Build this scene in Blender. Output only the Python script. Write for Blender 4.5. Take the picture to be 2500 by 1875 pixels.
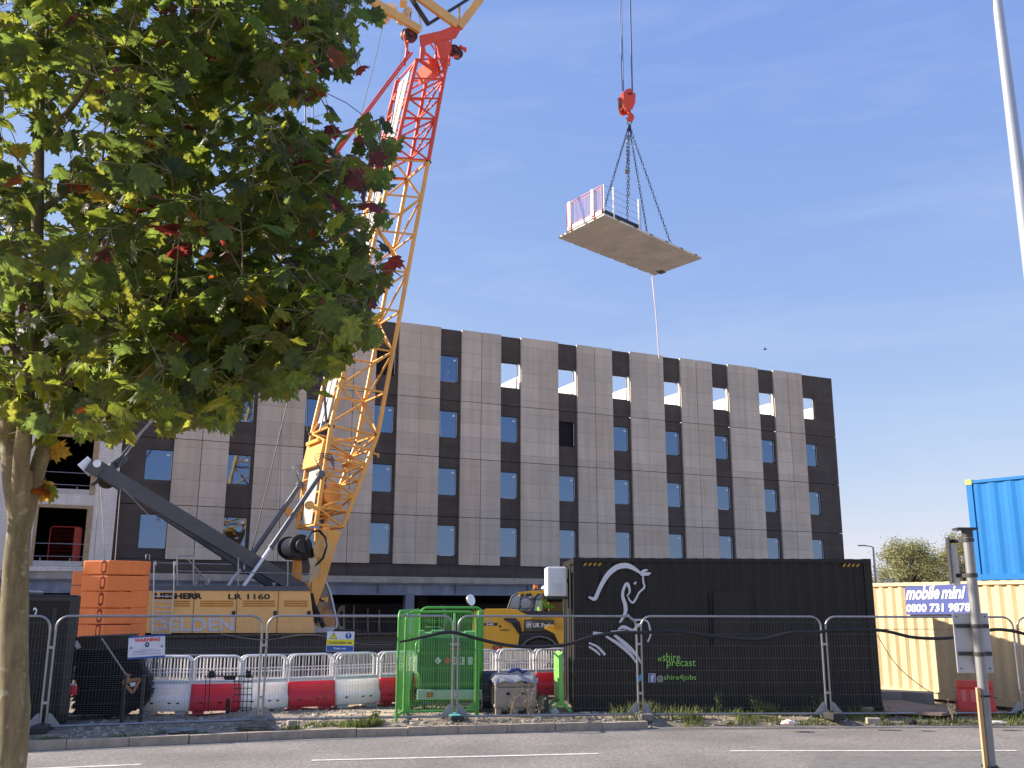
import bpy, bmesh, math, random
from mathutils import Vector, Matrix, noise
from mathutils.geometry import tessellate_polygon
random.seed(7)
V = Vector
for o in list(bpy.data.objects): bpy.data.objects.remove(o)
SC = bpy.context.scene
COL = SC.collection
# ------------------------------------------------------------------ camera
F, TH, RO, EYE = 2330.0, 0.22410, 0.003157, 2.13        # focal length in px of a 2500 px wide frame, pitch, roll, eye height
cd = bpy.data.cameras.new('camera'); cam = bpy.data.objects.new('camera', cd); COL.objects.link(cam)
cd.sensor_width = 36; cd.lens = 36*F/2500; cd.clip_end = 5000; cd.clip_start = .1
_r = V((1, 0, 0)); _f = V((0, math.cos(TH), math.sin(TH))); _u = V((0, -math.sin(TH), math.cos(TH)))
_c, _s = math.cos(RO), math.sin(RO)
_X = _r*_c+_u*_s; _Y = _u*_c-_r*_s
cam.matrix_world = Matrix(((_X.x, _Y.x, -_f.x, 0), (_X.y, _Y.y, -_f.y, 0), (_X.z, _Y.z, -_f.z, EYE), (0, 0, 0, 1)))
SC.camera = cam
# ------------------------------------------------------------------ sky, sun, exposure
SUN_EL, SUN_B = math.radians(29), math.radians(8)
TOSUN = V((-math.cos(SUN_B)*math.cos(SUN_EL), math.sin(SUN_B)*math.cos(SUN_EL), math.sin(SUN_EL)))
W = bpy.data.worlds.new('World'); SC.world = W; W.use_nodes = True
nt = W.node_tree; bg = nt.nodes['Background']
sky = nt.nodes.new('ShaderNodeTexSky'); sky.sky_type = 'NISHITA'; sky.sun_disc = False
sky.sun_elevation = SUN_EL; sky.sun_rotation = math.atan2(TOSUN.x, TOSUN.y)
sky.altitude = 50; sky.air_density = 1.0; sky.dust_density = .35; sky.ozone_density = 2.2
sp3 = nt.nodes.new('ShaderNodeSeparateColor'); cb3 = nt.nodes.new('ShaderNodeCombineColor'); nt.links.new(sky.outputs[0], sp3.inputs[0])
for i, (pw, ml) in enumerate(((.72, .785), (.57, .915), (.19, 2.03))):      # softer falloff from zenith to horizon than the raw model
    a = nt.nodes.new('ShaderNodeMath'); a.operation = 'POWER'; a.inputs[1].default_value = pw; nt.links.new(sp3.outputs[i], a.inputs[0])
    b = nt.nodes.new('ShaderNodeMath'); b.operation = 'MULTIPLY'; b.inputs[1].default_value = ml; nt.links.new(a.outputs[0], b.inputs[0]); nt.links.new(b.outputs[0], cb3.inputs[i])
tcw = nt.nodes.new('ShaderNodeTexCoord'); mpw = nt.nodes.new('ShaderNodeMapping'); mpw.inputs['Scale'].default_value = (1.2, 1.2, 7); mpw.inputs['Rotation'].default_value = (.25, .1, 0)
nzw = nt.nodes.new('ShaderNodeTexNoise'); nzw.inputs['Scale'].default_value = 3.2; nzw.inputs['Detail'].default_value = 9; nzw.inputs['Roughness'].default_value = .62; nzw.inputs['Distortion'].default_value = .6
rpw = nt.nodes.new('ShaderNodeValToRGB'); rpw.color_ramp.elements[0].position = .50; rpw.color_ramp.elements[1].position = .85; rpw.color_ramp.elements[1].color = (.13, .13, .13, 1); rpw.color_ramp.elements[0].color = (0, 0, 0, 1)
mxw = nt.nodes.new('ShaderNodeMixRGB'); mxw.inputs[2].default_value = (2.9, 3.1, 3.4, 1)                 # thin cirrus wisps
nt.links.new(tcw.outputs['Generated'], mpw.inputs[0]); nt.links.new(mpw.outputs[0], nzw.inputs['Vector']); nt.links.new(nzw.outputs[0], rpw.inputs[0])
nt.links.new(rpw.outputs[0], mxw.inputs[0]); nt.links.new(cb3.outputs[0], mxw.inputs[1]); nt.links.new(mxw.outputs[0], bg.inputs[0]); bg.inputs[1].default_value = .15
sl = bpy.data.lights.new('sun', 'SUN'); sl.energy = 4.8; sl.angle = math.radians(.53); sl.color = (1, .91, .78)
so = bpy.data.objects.new('sun', sl); COL.objects.link(so); so.rotation_euler = TOSUN.to_track_quat('Z', 'Y').to_euler()
vs = SC.view_settings; vs.view_transform = 'Standard'; vs.look = 'None'; vs.exposure = 1.12; vs.gamma = 1
# ------------------------------------------------------------------ picture <-> place
def ray(px, py):
    x = px-1250; y = py-937.5
    a = _c*x+_s*y; b = -_s*x+_c*y
    v = -b/F
    return V((a/F, math.cos(TH)-v*math.sin(TH), math.sin(TH)+v*math.cos(TH)))
EP = V((0, 0, EYE))
def gnd(px, py, z=0.): r = ray(px, py); return EP+r*((z-EYE)/r.z)
def atY(px, py, Y): r = ray(px, py); return EP+r*(Y/r.y)
def onpl(px, py, P0, ang):
    r = ray(px, py); n = V((math.sin(ang), -math.cos(ang), 0))
    return EP+r*(n.dot(P0-EP)/n.dot(r))
def proj(P):
    d = P-EP; z = d.dot(_f)
    return 1250+F*d.dot(_X)/z, 937.5-F*d.dot(_Y)/z, z
# ------------------------------------------------------------------ materials
MATS = {}
def mat(name, col, rough=.6, metal=0., var=.12, scale=2.5, bump=0., bscale=30., spec=.5, trans=0., coords='Object', dirt=None, dscale=1.2):
    if name in MATS: return MATS[name]
    m = bpy.data.materials.new(name); m.use_nodes = True; MATS[name] = m
    t = m.node_tree; N = t.nodes; L = t.links; p = N['Principled BSDF']
    p.inputs['Roughness'].default_value = rough; p.inputs['Metallic'].default_value = metal
    p.inputs['Specular IOR Level'].default_value = spec
    tc = N.new('ShaderNodeTexCoord'); ns = N.new('ShaderNodeTexNoise')
    ns.inputs['Scale'].default_value = scale; ns.inputs['Detail'].default_value = 6; ns.inputs['Roughness'].default_value = .65
    L.new(tc.outputs[coords], ns.inputs['Vector'])
    cr = N.new('ShaderNodeValToRGB')
    cr.color_ramp.elements[0].position = .3; cr.color_ramp.elements[1].position = .7
    cr.color_ramp.elements[0].color = (*[max(0, c*(1-var)) for c in col], 1)
    cr.color_ramp.elements[1].color = (*[min(1, c*(1+var)) for c in col], 1)
    L.new(ns.outputs[0], cr.inputs[0]); out = cr.outputs[0]
    if dirt:
        n2 = N.new('ShaderNodeTexNoise'); n2.inputs['Scale'].default_value = dscale; n2.inputs['Detail'].default_value = 8; n2.inputs['Roughness'].default_value = .7
        mp = N.new('ShaderNodeMapping'); mp.inputs['Scale'].default_value = (1, 1, .35)
        L.new(tc.outputs[coords], mp.inputs[0]); L.new(mp.outputs[0], n2.inputs['Vector'])
        rp = N.new('ShaderNodeValToRGB'); rp.color_ramp.elements[0].position = .5; rp.color_ramp.elements[1].position = .72
        rp.color_ramp.elements[0].color = (0, 0, 0, 1); rp.color_ramp.elements[1].color = (.65, .65, .65, 1)
        L.new(n2.outputs[0], rp.inputs[0])
        mx = N.new('ShaderNodeMixRGB'); L.new(rp.outputs[0], mx.inputs[0]); L.new(out, mx.inputs[1]); mx.inputs[2].default_value = (*dirt, 1); out = mx.outputs[0]
    L.new(out, p.inputs['Base Color'])
    if bump:
        nb = N.new('ShaderNodeTexNoise'); nb.inputs['Scale'].default_value = bscale; nb.inputs['Detail'].default_value = 5
        L.new(tc.outputs[coords], nb.inputs['Vector'])
        b = N.new('ShaderNodeBump'); b.inputs['Strength'].default_value = bump; b.inputs['Distance'].default_value = .02
        L.new(nb.outputs[0], b.inputs['Height']); L.new(b.outputs[0], p.inputs['Normal'])
    if trans:
        tr = N.new('ShaderNodeBsdfTranslucent'); L.new(out, tr.inputs[0])
        ms = N.new('ShaderNodeMixShader'); ms.inputs[0].default_value = trans
        L.new(p.outputs[0], ms.inputs[1]); L.new(tr.outputs[0], ms.inputs[2]); L.new(ms.outputs[0], N['Material Output'].inputs[0])
    return m
# ------------------------------------------------------------------ objects
RM = {}
def thing(name, label, cat, loc=(0, 0, 0), rotz=0., group=None):
    o = bpy.data.objects.new(name, None); o.empty_display_size = .3; COL.objects.link(o)
    o.location = loc; o.rotation_euler = (0, 0, rotz)
    RM[o.name] = Matrix.Translation(V(loc)) @ Matrix.Rotation(rotz, 4, 'Z')
    return tag(o, label, cat, group)
def tag(o, label, cat, group=None):
    o['label'] = label; o['category'] = cat
    if group: o['group'] = group
    return o
def dup(root, loc, rotz, label=None, mats=None):
    r = root.copy(); COL.objects.link(r); r.location = loc; r.rotation_euler = (0, 0, rotz)
    RM[r.name] = Matrix.Translation(V(loc)) @ Matrix.Rotation(rotz, 4, 'Z')
    if label: r['label'] = label
    for ch in list(root.children):
        c = ch.copy(); COL.objects.link(c); c.parent = r
        for g in list(ch.children):
            d = g.copy(); COL.objects.link(d); d.parent = c
    return r
class MB:
    def __init__(s, M=None): s.v = []; s.f = []; s.mi = []; s.sm = []; s.cm = 0; s.M = M; s.smooth = False
    def add(s, vs, fs, sm=None):
        n = len(s.v)
        s.v += [(s.M @ V(p)) if s.M else V(p) for p in vs]
        for f in fs: s.f.append([n+i for i in f]); s.mi.append(s.cm); s.sm.append(s.smooth if sm is None else sm)
    def box(s, x0, x1, y0, y1, z0, z1):
        s.add([(x0, y0, z0), (x1, y0, z0), (x1, y1, z0), (x0, y1, z0), (x0, y0, z1), (x1, y0, z1), (x1, y1, z1), (x0, y1, z1)],
              [(0, 3, 2, 1), (4, 5, 6, 7), (0, 1, 5, 4), (1, 2, 6, 5), (2, 3, 7, 6), (3, 0, 4, 7)])
    def cbox(s, x0, x1, y0, y1, z0, z1, c=.01):      # box with chamfered edges
        b = bmesh.new(); bmesh.ops.create_cube(b, size=1)
        for v in b.verts: v.co = V(((x0+x1)/2+v.co.x*(x1-x0), (y0+y1)/2+v.co.y*(y1-y0), (z0+z1)/2+v.co.z*(z1-z0)))
        bmesh.ops.bevel(b, geom=list(b.edges), offset=c, segments=2, profile=.5, affect='EDGES')
        b.verts.index_update(); s.add([v.co.copy() for v in b.verts], [[v.index for v in f.verts] for f in b.faces]); b.free()
    def beam(s, a, b, w, h, up=(0, 0, 1)):           # rectangular bar from a to b, w sideways, h along up
        a, b = V(a), V(b); d = (b-a).normalized(); u = V(up); sd = d.cross(u)
        if sd.length < 1e-4: sd = d.cross(V((1, 0, 0)))
        sd.normalize(); u = sd.cross(d).normalized(); sd *= w/2; u = u*(h/2)
        s.add([a-sd-u, a+sd-u, a+sd+u, a-sd+u, b-sd-u, b+sd-u, b+sd+u, b-sd+u],
              [(0, 1, 2, 3), (7, 6, 5, 4), (4, 5, 1, 0), (5, 6, 2, 1), (6, 7, 3, 2), (7, 4, 0, 3)])
    def tube(s, pts, r, n=6, cap=True, r1=None):
        pts = [V(p) for p in pts]; k = len(pts)
        rs = r if isinstance(r, (list, tuple)) else [r+(((r1 if r1 is not None else r)-r)*i/(k-1)) for i in range(k)]
        d0 = (pts[1]-pts[0]).normalized(); ref = V((0, 0, 1)) if abs(d0.z) < .9 else V((1, 0, 0))
        sd = d0.cross(ref).normalized(); vs = []; fs = []
        for i, p in enumerate(pts):
            d = (pts[min(i+1, k-1)]-pts[max(i-1, 0)]).normalized()
            sd = (sd-d*sd.dot(d)).normalized(); u = d.cross(sd)
            for j in range(n):
                a = 2*math.pi*j/n; vs.append(p+(sd*math.cos(a)+u*math.sin(a))*rs[i])
        for i in range(k-1):
            for j in range(n): fs.append((i*n+j, i*n+(j+1) % n, (i+1)*n+(j+1) % n, (i+1)*n+j))
        s.add(vs, fs, n > 4)
        if cap: s.add([vs[j] for j in range(n)][::-1] if not s.M else [vs[j] for j in range(n)][::-1], [tuple(range(n))], False); s.add(vs[-n:], [tuple(range(n))], False)
    def cyl(s, c, ax, r, h, n=20, r2=None):          # solid cylinder from c along ax
        ax = V(ax).normalized(); s.tube([V(c), V(c)+ax*h], [r, r if r2 is None else r2], n)
    def ring(s, c, ax, ro, ri, h, n=24):
        ax = V(ax).normalized(); ref = V((0, 0, 1)) if abs(ax.z) < .9 else V((1, 0, 0))
        a = ax.cross(ref).normalized(); b = ax.cross(a); vs = []; fs = []
        for i in range(n):
            t = 2*math.pi*i/n; d = a*math.cos(t)+b*math.sin(t)
            vs += [V(c)+d*ro, V(c)+d*ri, V(c)+d*ro+ax*h, V(c)+d*ri+ax*h]
        for i in range(n):
            j = (i+1) % n
            fs += [(4*i, 4*j, 4*j+1, 4*i+1), (4*i+2, 4*i+3, 4*j+3, 4*j+2), (4*i, 4*i+2, 4*j+2, 4*j), (4*i+1, 4*j+1, 4*j+3, 4*i+3)]
        s.add(vs, fs, False)
    def prism(s, pts, ext):                          # polygon (3D) swept by vector ext
        pts = [V(p) for p in pts]; e = V(ext); n = len(pts)
        tri = tessellate_polygon([pts])
        s.add(pts+[p+e for p in pts], [tuple(t) for t in tri]+[(t[2]+n, t[1]+n, t[0]+n) for t in tri]+[(i, (i+1) % n, n+(i+1) % n, n+i) for i in range(n)])
    def poly(s, pts): 
        pts = [V(p) for p in pts]; s.add(pts, [tuple(t) for t in tessellate_polygon([pts])])
    def build(s, name, mats, parent=None, local=False, recalc=True):
        me = bpy.data.meshes.new(name)
        vs = s.v
        if parent is not None and not local:
            inv = RM[parent.name].inverted(); vs = [inv @ p for p in vs]
        me.from_pydata([tuple(p) for p in vs], [], s.f)
        for m in (mats if isinstance(mats, (list, tuple)) else [mats]): me.materials.append(m)
        me.polygons.foreach_set('material_index', s.mi); me.polygons.foreach_set('use_smooth', s.sm)
        if recalc and len(s.f) < 60000:
            b = bmesh.new(); b.from_mesh(me); bmesh.ops.recalc_face_normals(b, faces=b.faces); b.to_mesh(me); b.free()
        me.update()
        o = bpy.data.objects.new(name, me); COL.objects.link(o)
        if parent is not None: o.parent = parent; RM[o.name] = RM[parent.name]
        return o
def struct(o): o['kind'] = 'structure'; return o
def stuff(o): o['kind'] = 'stuff'; return o
_TX = {}
def textpoly(st, bold, shear):
    k = (st, bold, shear)
    if k not in _TX:
        cu = bpy.data.curves.new('lettering', 'FONT'); cu.body = st; cu.offset = bold; cu.shear = shear; cu.resolution_u = 3
        o = bpy.data.objects.new('lettering', cu); COL.objects.link(o)
        bpy.context.view_layer.update()
        me = bpy.data.meshes.new_from_object(o.evaluated_get(bpy.context.evaluated_depsgraph_get()))
        vs = [v.co.copy() for v in me.vertices]; fs = [tuple(p.vertices) for p in me.polygons]
        bpy.data.objects.remove(o); bpy.data.curves.remove(cu); bpy.data.meshes.remove(me)
        x0 = min(v.x for v in vs); x1 = max(v.x for v in vs); y0 = min(v.y for v in vs); y1 = max(v.y for v in vs)
        _TX[k] = ([((v.x-x0)/(x1-x0), (v.y-y0)/(y1-y0)) for v in vs], fs)
    return _TX[k]
def text_on(mb, st, BL, BR, TL, nrm, off=.006, bold=0., shear=0.):
    vs, fs = textpoly(st, bold, shear); BL, BR, TL, nrm = V(BL), V(BR), V(TL), V(nrm).normalized()
    mb.add([BL+(BR-BL)*x+(TL-BL)*y+nrm*off for x, y in vs], fs, False)
def roundrect(w, h, r, n=5, z0=0.):
    """outline of a frame with rounded upper corners, from foot to foot (x, z)"""
    p = [(0, z0)]
    for i in range(n+1): a = math.pi-i*math.pi/2/n; p.append((r+r*math.cos(a), z0+h-r+r*math.sin(a)))
    for i in range(n+1): a = math.pi/2-i*math.pi/2/n; p.append((w-r+r*math.cos(a), z0+h-r+r*math.sin(a)))
    p.append((w, z0)); return p
# colours used in several places
galv = mat('galvanised_steel', (.33, .33, .34), .38, .75, .15, 6)
dsteel = mat('dark_painted_steel', (.034, .033, .033), .55, 0, .2, 3, .1, 20)
black = mat('black_rubber', (.012, .012, .013), .75, 0, .25, 6)
white = mat('white_paint', (.78, .78, .77), .45, 0, .06, 3, dirt=(.5, .48, .45))
yellow = mat('crane_yellow', (.86, .42, .085), .42, 0, .08, 1.5, dirt=(.48, .25, .09), dscale=2.2)
red = mat('crane_red', (.72, .075, .03), .42, 0, .1, 2, dirt=(.5, .06, .03))
orange = mat('counterweight_orange', (.95, .235, .05), .45, 0, .09, 1.6, dirt=(.74, .17, .045), dscale=2)
rope = mat('wire_rope', (.08, .085, .09), .5, .4, .2, 20)
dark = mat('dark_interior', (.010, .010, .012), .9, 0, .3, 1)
glass = None
def glassmat():
    m = bpy.data.materials.new('window_glass'); m.use_nodes = True; p = m.node_tree.nodes['Principled BSDF']
    p.inputs['Base Color'].default_value = (.115, .175, .295, 1); p.inputs['Roughness'].default_value = .03; p.inputs['Metallic'].default_value = 1
    N = m.node_tree.nodes; L = m.node_tree.links
    tc = N.new('ShaderNodeTexCoord'); nz = N.new('ShaderNodeTexNoise'); nz.inputs['Scale'].default_value = .9
    b = N.new('ShaderNodeBump'); b.inputs['Strength'].default_value = .06; b.inputs['Distance'].default_value = .05
    L.new(tc.outputs['Object'], nz.inputs['Vector']); L.new(nz.outputs[0], b.inputs['Height']); L.new(b.outputs[0], p.inputs['Normal'])
    return m
glass = glassmat()
# =================================================================== ground, road, kerb
KB = [(-60, -9, -.12), (-24, 6.5), (-13, 12.9), (-9.5, 14.6), (-7.41, 15.49), (-6.21, 15.94), (-4.9, 16.37), (-3.75, 16.87), (-1.98, 17.31), (1.1, 18.02), (2.3, 18.33), (4.98, 18.72), (9.6, 18.83), (20, 18.9), (70, 18.9)]
KB = [(p[0], p[1]) for p in KB]
def kerby(x):
    for (a, b), (c, d) in zip(KB, KB[1:]):
        if a <= x <= c: return b+(d-b)*(x-a)/(c-a)
    return KB[-1][1]
asph = bpy.data.materials.new('asphalt'); asph.use_nodes = True
def _asph():
    t = asph.node_tree; N = t.nodes; L = t.links; p = N['Principled BSDF']; p.inputs['Roughness'].default_value = .85
    tc = N.new('ShaderNodeTexCoord')
    a = N.new('ShaderNodeTexVoronoi'); a.inputs['Scale'].default_value = 42; L.new(tc.outputs['Object'], a.inputs[0])
    n = N.new('ShaderNodeTexNoise'); n.inputs['Scale'].default_value = .55; n.inputs['Detail'].default_value = 7; L.new(tc.outputs['Object'], n.inputs[0])
    n3 = N.new('ShaderNodeTexNoise'); n3.inputs['Scale'].default_value = 22; n3.inputs['Detail'].default_value = 4; L.new(tc.outputs['Object'], n3.inputs[0])
    r = N.new('ShaderNodeValToRGB'); r.color_ramp.elements[0].position = .32; r.color_ramp.elements[1].position = .7
    r.color_ramp.elements[0].color = (.18, .163, .148, 1); r.color_ramp.elements[1].color = (.275, .247, .222, 1); L.new(n.outputs[0], r.inputs[0])
    r2 = N.new('ShaderNodeValToRGB'); r2.color_ramp.elements[0].color = (.6, .6, .6, 1); r2.color_ramp.elements[1].color = (1.25, 1.25, 1.25, 1); L.new(a.outputs['Color'], r2.inputs[0])
    r3 = N.new('ShaderNodeValToRGB'); r3.color_ramp.elements[0].position = .3; r3.color_ramp.elements[1].position = .7; r3.color_ramp.elements[0].color = (.78, .78, .78, 1); r3.color_ramp.elements[1].color = (1.15, 1.15, 1.15, 1); L.new(n3.outputs[0], r3.inputs[0])
    m = N.new('ShaderNodeMixRGB'); m.blend_type = 'MULTIPLY'; m.inputs[0].default_value = 1; L.new(r.outputs[0], m.inputs[1]); L.new(r2.outputs[0], m.inputs[2])
    m2 = N.new('ShaderNodeMixRGB'); m2.blend_type = 'MULTIPLY'; m2.inputs[0].default_value = 1; L.new(m.outputs[0], m2.inputs[1]); L.new(r3.outputs[0], m2.inputs[2])
    L.new(m2.outputs[0], p.inputs['Base Color'])
    b = N.new('ShaderNodeBump'); b.inputs['Strength'].default_value = .35; b.inputs['Distance'].default_value = .01; L.new(a.outputs['Distance'], b.inputs['Height']); L.new(b.outputs[0], p.inputs['Normal'])
_asph()
soil = mat('gravel_soil', (.40, .33, .255), .95, 0, .35, 3.5, .8, 14, dirt=(.20, .16, .12), dscale=.8)  # far site soil, kept pale to bounce light on the facade
vergem = mat('verge_soil', (.32, .27, .21), .95, 0, .4, 4, .5, 20)  # unseen outer ground, paled to bounce warm light on the facade
conc = mat('concrete', (.36, .33, .29), .85, 0, .12, 2.5, .15, 30, dirt=(.22, .20, .18))
kerbm = mat('kerb_concrete', (.42, .34, .26), .9, 0, .2, 5, .25, 40, dirt=(.17, .15, .12), dscale=3)
m = MB(); R_ = 2500
m.add([(-R_, -R_, -.35), (R_, -R_, -.35), (R_, R_, -.35), (-R_, R_, -.35)], [(0, 1, 2, 3)])
struct(m.build('ground', vergem))
m = MB()
NB = [(-60, -22), (-24, -3), (-13, 4.2), (-9.5, 6.2), (-7.41, 7.3), (-6.21, 7.9), (-4.9, 8.4), (-3.75, 8.9), (-1.98, 9.5), (1.1, 10.2), (2.3, 10.45), (4.98, 10.8), (9.6, 10.9), (20, 11), (70, 11)]
vs = [(x, y, -.12) for x, y in NB]+[(x, y+.16, -.12) for x, y in KB]; n = len(NB)
m.add(vs, [(i, i+1, n+i+1, n+i) for i in range(n-1)])
struct(m.build('road', asph))
m = MB()                                                       # unseen verge on the camera's side, paled to bounce warm light on the facade
for i in range(n-1):
    (a, b), (c, d) = NB[i], NB[i+1]
    m.add([(a, b, -.3), (c, d, -.3), (c, d, 0), (a, b, 0)], [(0, 1, 2, 3)])
    m.add([(a, b, 0), (c, d, 0), (c, -40, 0), (a, -40, 0)], [(0, 1, 2, 3)])
struct(m.build('near_verge', mat('near_bounce_ground', (.42, .36, .29), .95, 0, .4, 4, .5, 25)))
# kerb stones, one by one along the line, broken off at the crossing point
m = MB(); random.seed(3)
x = -12.9
while x < 2.25:
    a = .9; dx = a*.95; y0, y1 = kerby(x), kerby(x+dx-.012)
    p0 = V((x, y0+.07, 0)); p1 = V((x+dx-.012, y1+.07, 0)); z = random.uniform(-.012, .006)
    if x > 1.2: z -= .02*(x-1.2)
    m.beam(p0+V((0, 0, -.1+z)), p1+V((0, 0, -.1+z+random.uniform(-.006, .006))), .15, .22)
    x += dx
struct(m.build('kerb', kerbm))
wp = mat('road_paint', (.62, .60, .57), .8, 0, .18, 9, dirt=(.26, .24, .22), dscale=6)
m = MB()
def stripe(px0, py0, px1, py1, w=.1):
    a, b = gnd(px0, py0, -.114), gnd(px1, py1, -.114); n_ = V((-(b-a).y, (b-a).x, 0)).normalized()*w/2; k = 24; P = []
    for i in range(k+1):
        c = a.lerp(b, i/k); j = random.uniform(-.004, .004); P += [c-n_*(1+j*10), c+n_*(1+j*10)]
    m.add(P, [(2*i, 2*i+2, 2*i+3, 2*i+1) for i in range(k)])
stripe(761, 1856, 1461, 1839.5); stripe(1782, 1833, 2482, 1832)
a = gnd(761, 1856, -.116); b = gnd(1461, 1839.5, -.116); d = (b-a)
m.add([a-d*1.55+V((0, -.55, 0)), a-d*.55+V((0, -.05, 0)), a-d*.55+V((0, .05, 0)), a-d*1.55+V((0, -.45, 0))], [(0, 1, 2, 3)])
struct(m.build('road_marking', wp))
m = MB(); P = [gnd(x, y, -.1165) for x, y in ((1990, 1848), (2140, 1844), (2330, 1847), (2600, 1843), (2700, 1990), (1900, 1990))]; m.poly(P)
struct(m.build('dark_road_area', mat('darker_asphalt', (.165, .155, .140), .85, 0, .25, 7, .3, 60)))  # darker area at the lower right of the road
m = MB(); random.seed(17)
for _ in range(46):
    x0 = random.uniform(300, 2500); y0 = random.uniform(1795, 1870); a = gnd(x0, y0, -.1155); L_ = random.uniform(.05, .35); w_ = random.uniform(.006, .025)
    if kerby(a.x)-a.y < .25: continue
    m.add([a, a+V((L_, random.uniform(-.02, .02), 0)), a+V((L_*.8, w_, 0)), a+V((L_*.2, w_*.8, 0))], [(0, 1, 2, 3)])
stuff(tag(m.build('road_scuffs', mat('worn_scuff', (.40, .37, .34), .85, 0, .2, 8)), 'pale scuffs and specks worn into the road surface', 'scuffs'))
# site ground: a fine sheet with real unevenness near the fence, coarse farther off
def gz(x, y):
    d = y-kerby(x)
    k = min(1, max(0, (d-.3)/1.2))
    h = .05*noise.noise(V((x*.9, y*.9, 1)))*k+.035*noise.noise(V((x*4, y*4, 5)))*min(1, max(.15, d/.5))
    if -5.5 < x < -1.2 and 17.9 < y < 20.5: h += .05*math.exp(-((y-19.2)/.7)**2)
    if x > 1.0: h -= .115*min(1, (x-1.0)/1.2)*max(0, 1-max(0, d-.12)/.45)
    return h-.015
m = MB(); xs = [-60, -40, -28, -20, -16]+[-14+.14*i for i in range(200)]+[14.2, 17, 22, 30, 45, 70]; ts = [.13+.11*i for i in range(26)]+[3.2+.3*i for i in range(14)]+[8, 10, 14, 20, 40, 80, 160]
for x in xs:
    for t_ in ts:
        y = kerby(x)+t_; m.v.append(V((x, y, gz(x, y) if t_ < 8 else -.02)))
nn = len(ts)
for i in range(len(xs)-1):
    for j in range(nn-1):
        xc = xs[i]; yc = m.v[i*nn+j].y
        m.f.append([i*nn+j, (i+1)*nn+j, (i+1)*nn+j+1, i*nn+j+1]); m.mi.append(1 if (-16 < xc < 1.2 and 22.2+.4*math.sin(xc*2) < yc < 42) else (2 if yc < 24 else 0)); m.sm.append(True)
struct(m.build('site_ground', [soil, mat('dark_site_ground', (.12, .093, .068), .7, 0, .35, 1.2, .5, 9), mat('fence_line_soil', (.27, .215, .155), .95, 0, .45, 3.5, .9, 14, dirt=(.12, .10, .07), dscale=.9)]))  # second material: a darker band of ground behind the barriers
# loose stones and grass along the edge: nobody could count them
def scatter_stones(name, spots, mt, smin, smax):
    m = MB(); b = bmesh.new(); bmesh.ops.create_icosphere(b, subdivisions=1, radius=1); bv = [v.co.copy() for v in b.verts]; b.verts.index_update(); bf = [[v.index for v in f.verts] for f in b.faces]; b.free()
    for x, y in spots:
        s = random.uniform(smin, smax)*random.choice((.6, .8, 1, 1, 1.5)); sc = V((s*random.uniform(.8, 1.5), s*random.uniform(.8, 1.4), s*random.uniform(.5, .9))); R = Matrix.Rotation(random.uniform(0, 6.3), 3, 'Z') @ Matrix.Rotation(random.uniform(-.5, .5), 3, 'X')
        z = gz(x, y)
        m.add([R @ V((p.x*sc.x*random.uniform(.8, 1.2), p.y*sc.y*random.uniform(.8, 1.2), p.z*sc.z)) + V((x, y, z+s*.2)) for p in bv], bf, False)
    return stuff(m.build(name, mt, recalc=False))
random.seed(11); sp = []
for _ in range(900): x = random.uniform(-7.5, -1.2); sp.append((x, kerby(x)+random.betavariate(1.3, 1.8)*3.8+.3))
for _ in range(260): x = random.uniform(-1.2, 2.0); sp.append((x, kerby(x)+random.uniform(.2, 2)))
for _ in range(260): x = random.uniform(1.5, 11); sp.append((x, kerby(x)+abs(random.gauss(0, .5))+.15))
o = scatter_stones('gravel', sp, mat('stone', (.38, .33, .27), .9, 0, .35, 1.3), .010, .038)
tag(o, 'loose pale stones and rubble lying along the fence line', 'gravel')
m = MB(); random.seed(5); grassm = mat('grass_blades', (.16, .19, .045), .8, 0, .5, 6, trans=.3)
def blades(x0, x1, d0, d1, n_, h0, h1):
    for _ in range(n_):
        x = random.uniform(x0, x1); d = random.uniform(d0, d1)
        if noise.noise(V((x*1.7, d*3, 9))) < -.05: continue
        y = kerby(x)+d; z = gz(x, y)-.01; h = random.uniform(h0, h1); a = random.uniform(0, 6.28); w = random.uniform(.004, .009)
        l = V((math.cos(a), math.sin(a), 0))*h*random.uniform(.15, .9); s = V((-math.sin(a), math.cos(a), 0))*w
        b = V((x, y, z)); m.add([b-s, b+s, b+l*.4+V((0, 0, h*.7))+s*.7, b+l*.4+V((0, 0, h*.7))-s*.7, b+l+V((0, 0, h))], [(0, 1, 2, 3), (3, 2, 4)], False)
blades(-8, 11, .15, .7, 1300, .03, .1); blades(-3.9, -2.0, .2, .75, 1300, .05, .15); blades(3.2, 11, .12, .75, 4200, .05, .16)
blades(1.9, 3.6, .4, 1.5, 700, .06, .25); blades(3.5, 7.6, .5, 1.4, 900, .06, .2); blades(-7.4, -5, .1, .5, 1200, .02, .07)
for cx, cd_, h in ((-2.45, .5, .2), (-2.6, .45, .16), (5.0, 1.0, .3), (2.5, 1.1, .3)):
    blades(cx-.2, cx+.2, cd_-.15, cd_+.15, 260, h*.5, h)
o = stuff(m.build('grass', grassm, recalc=False)); tag(o, 'short sunlit grass and weeds growing along the foot of the mesh fence', 'grass')
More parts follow.
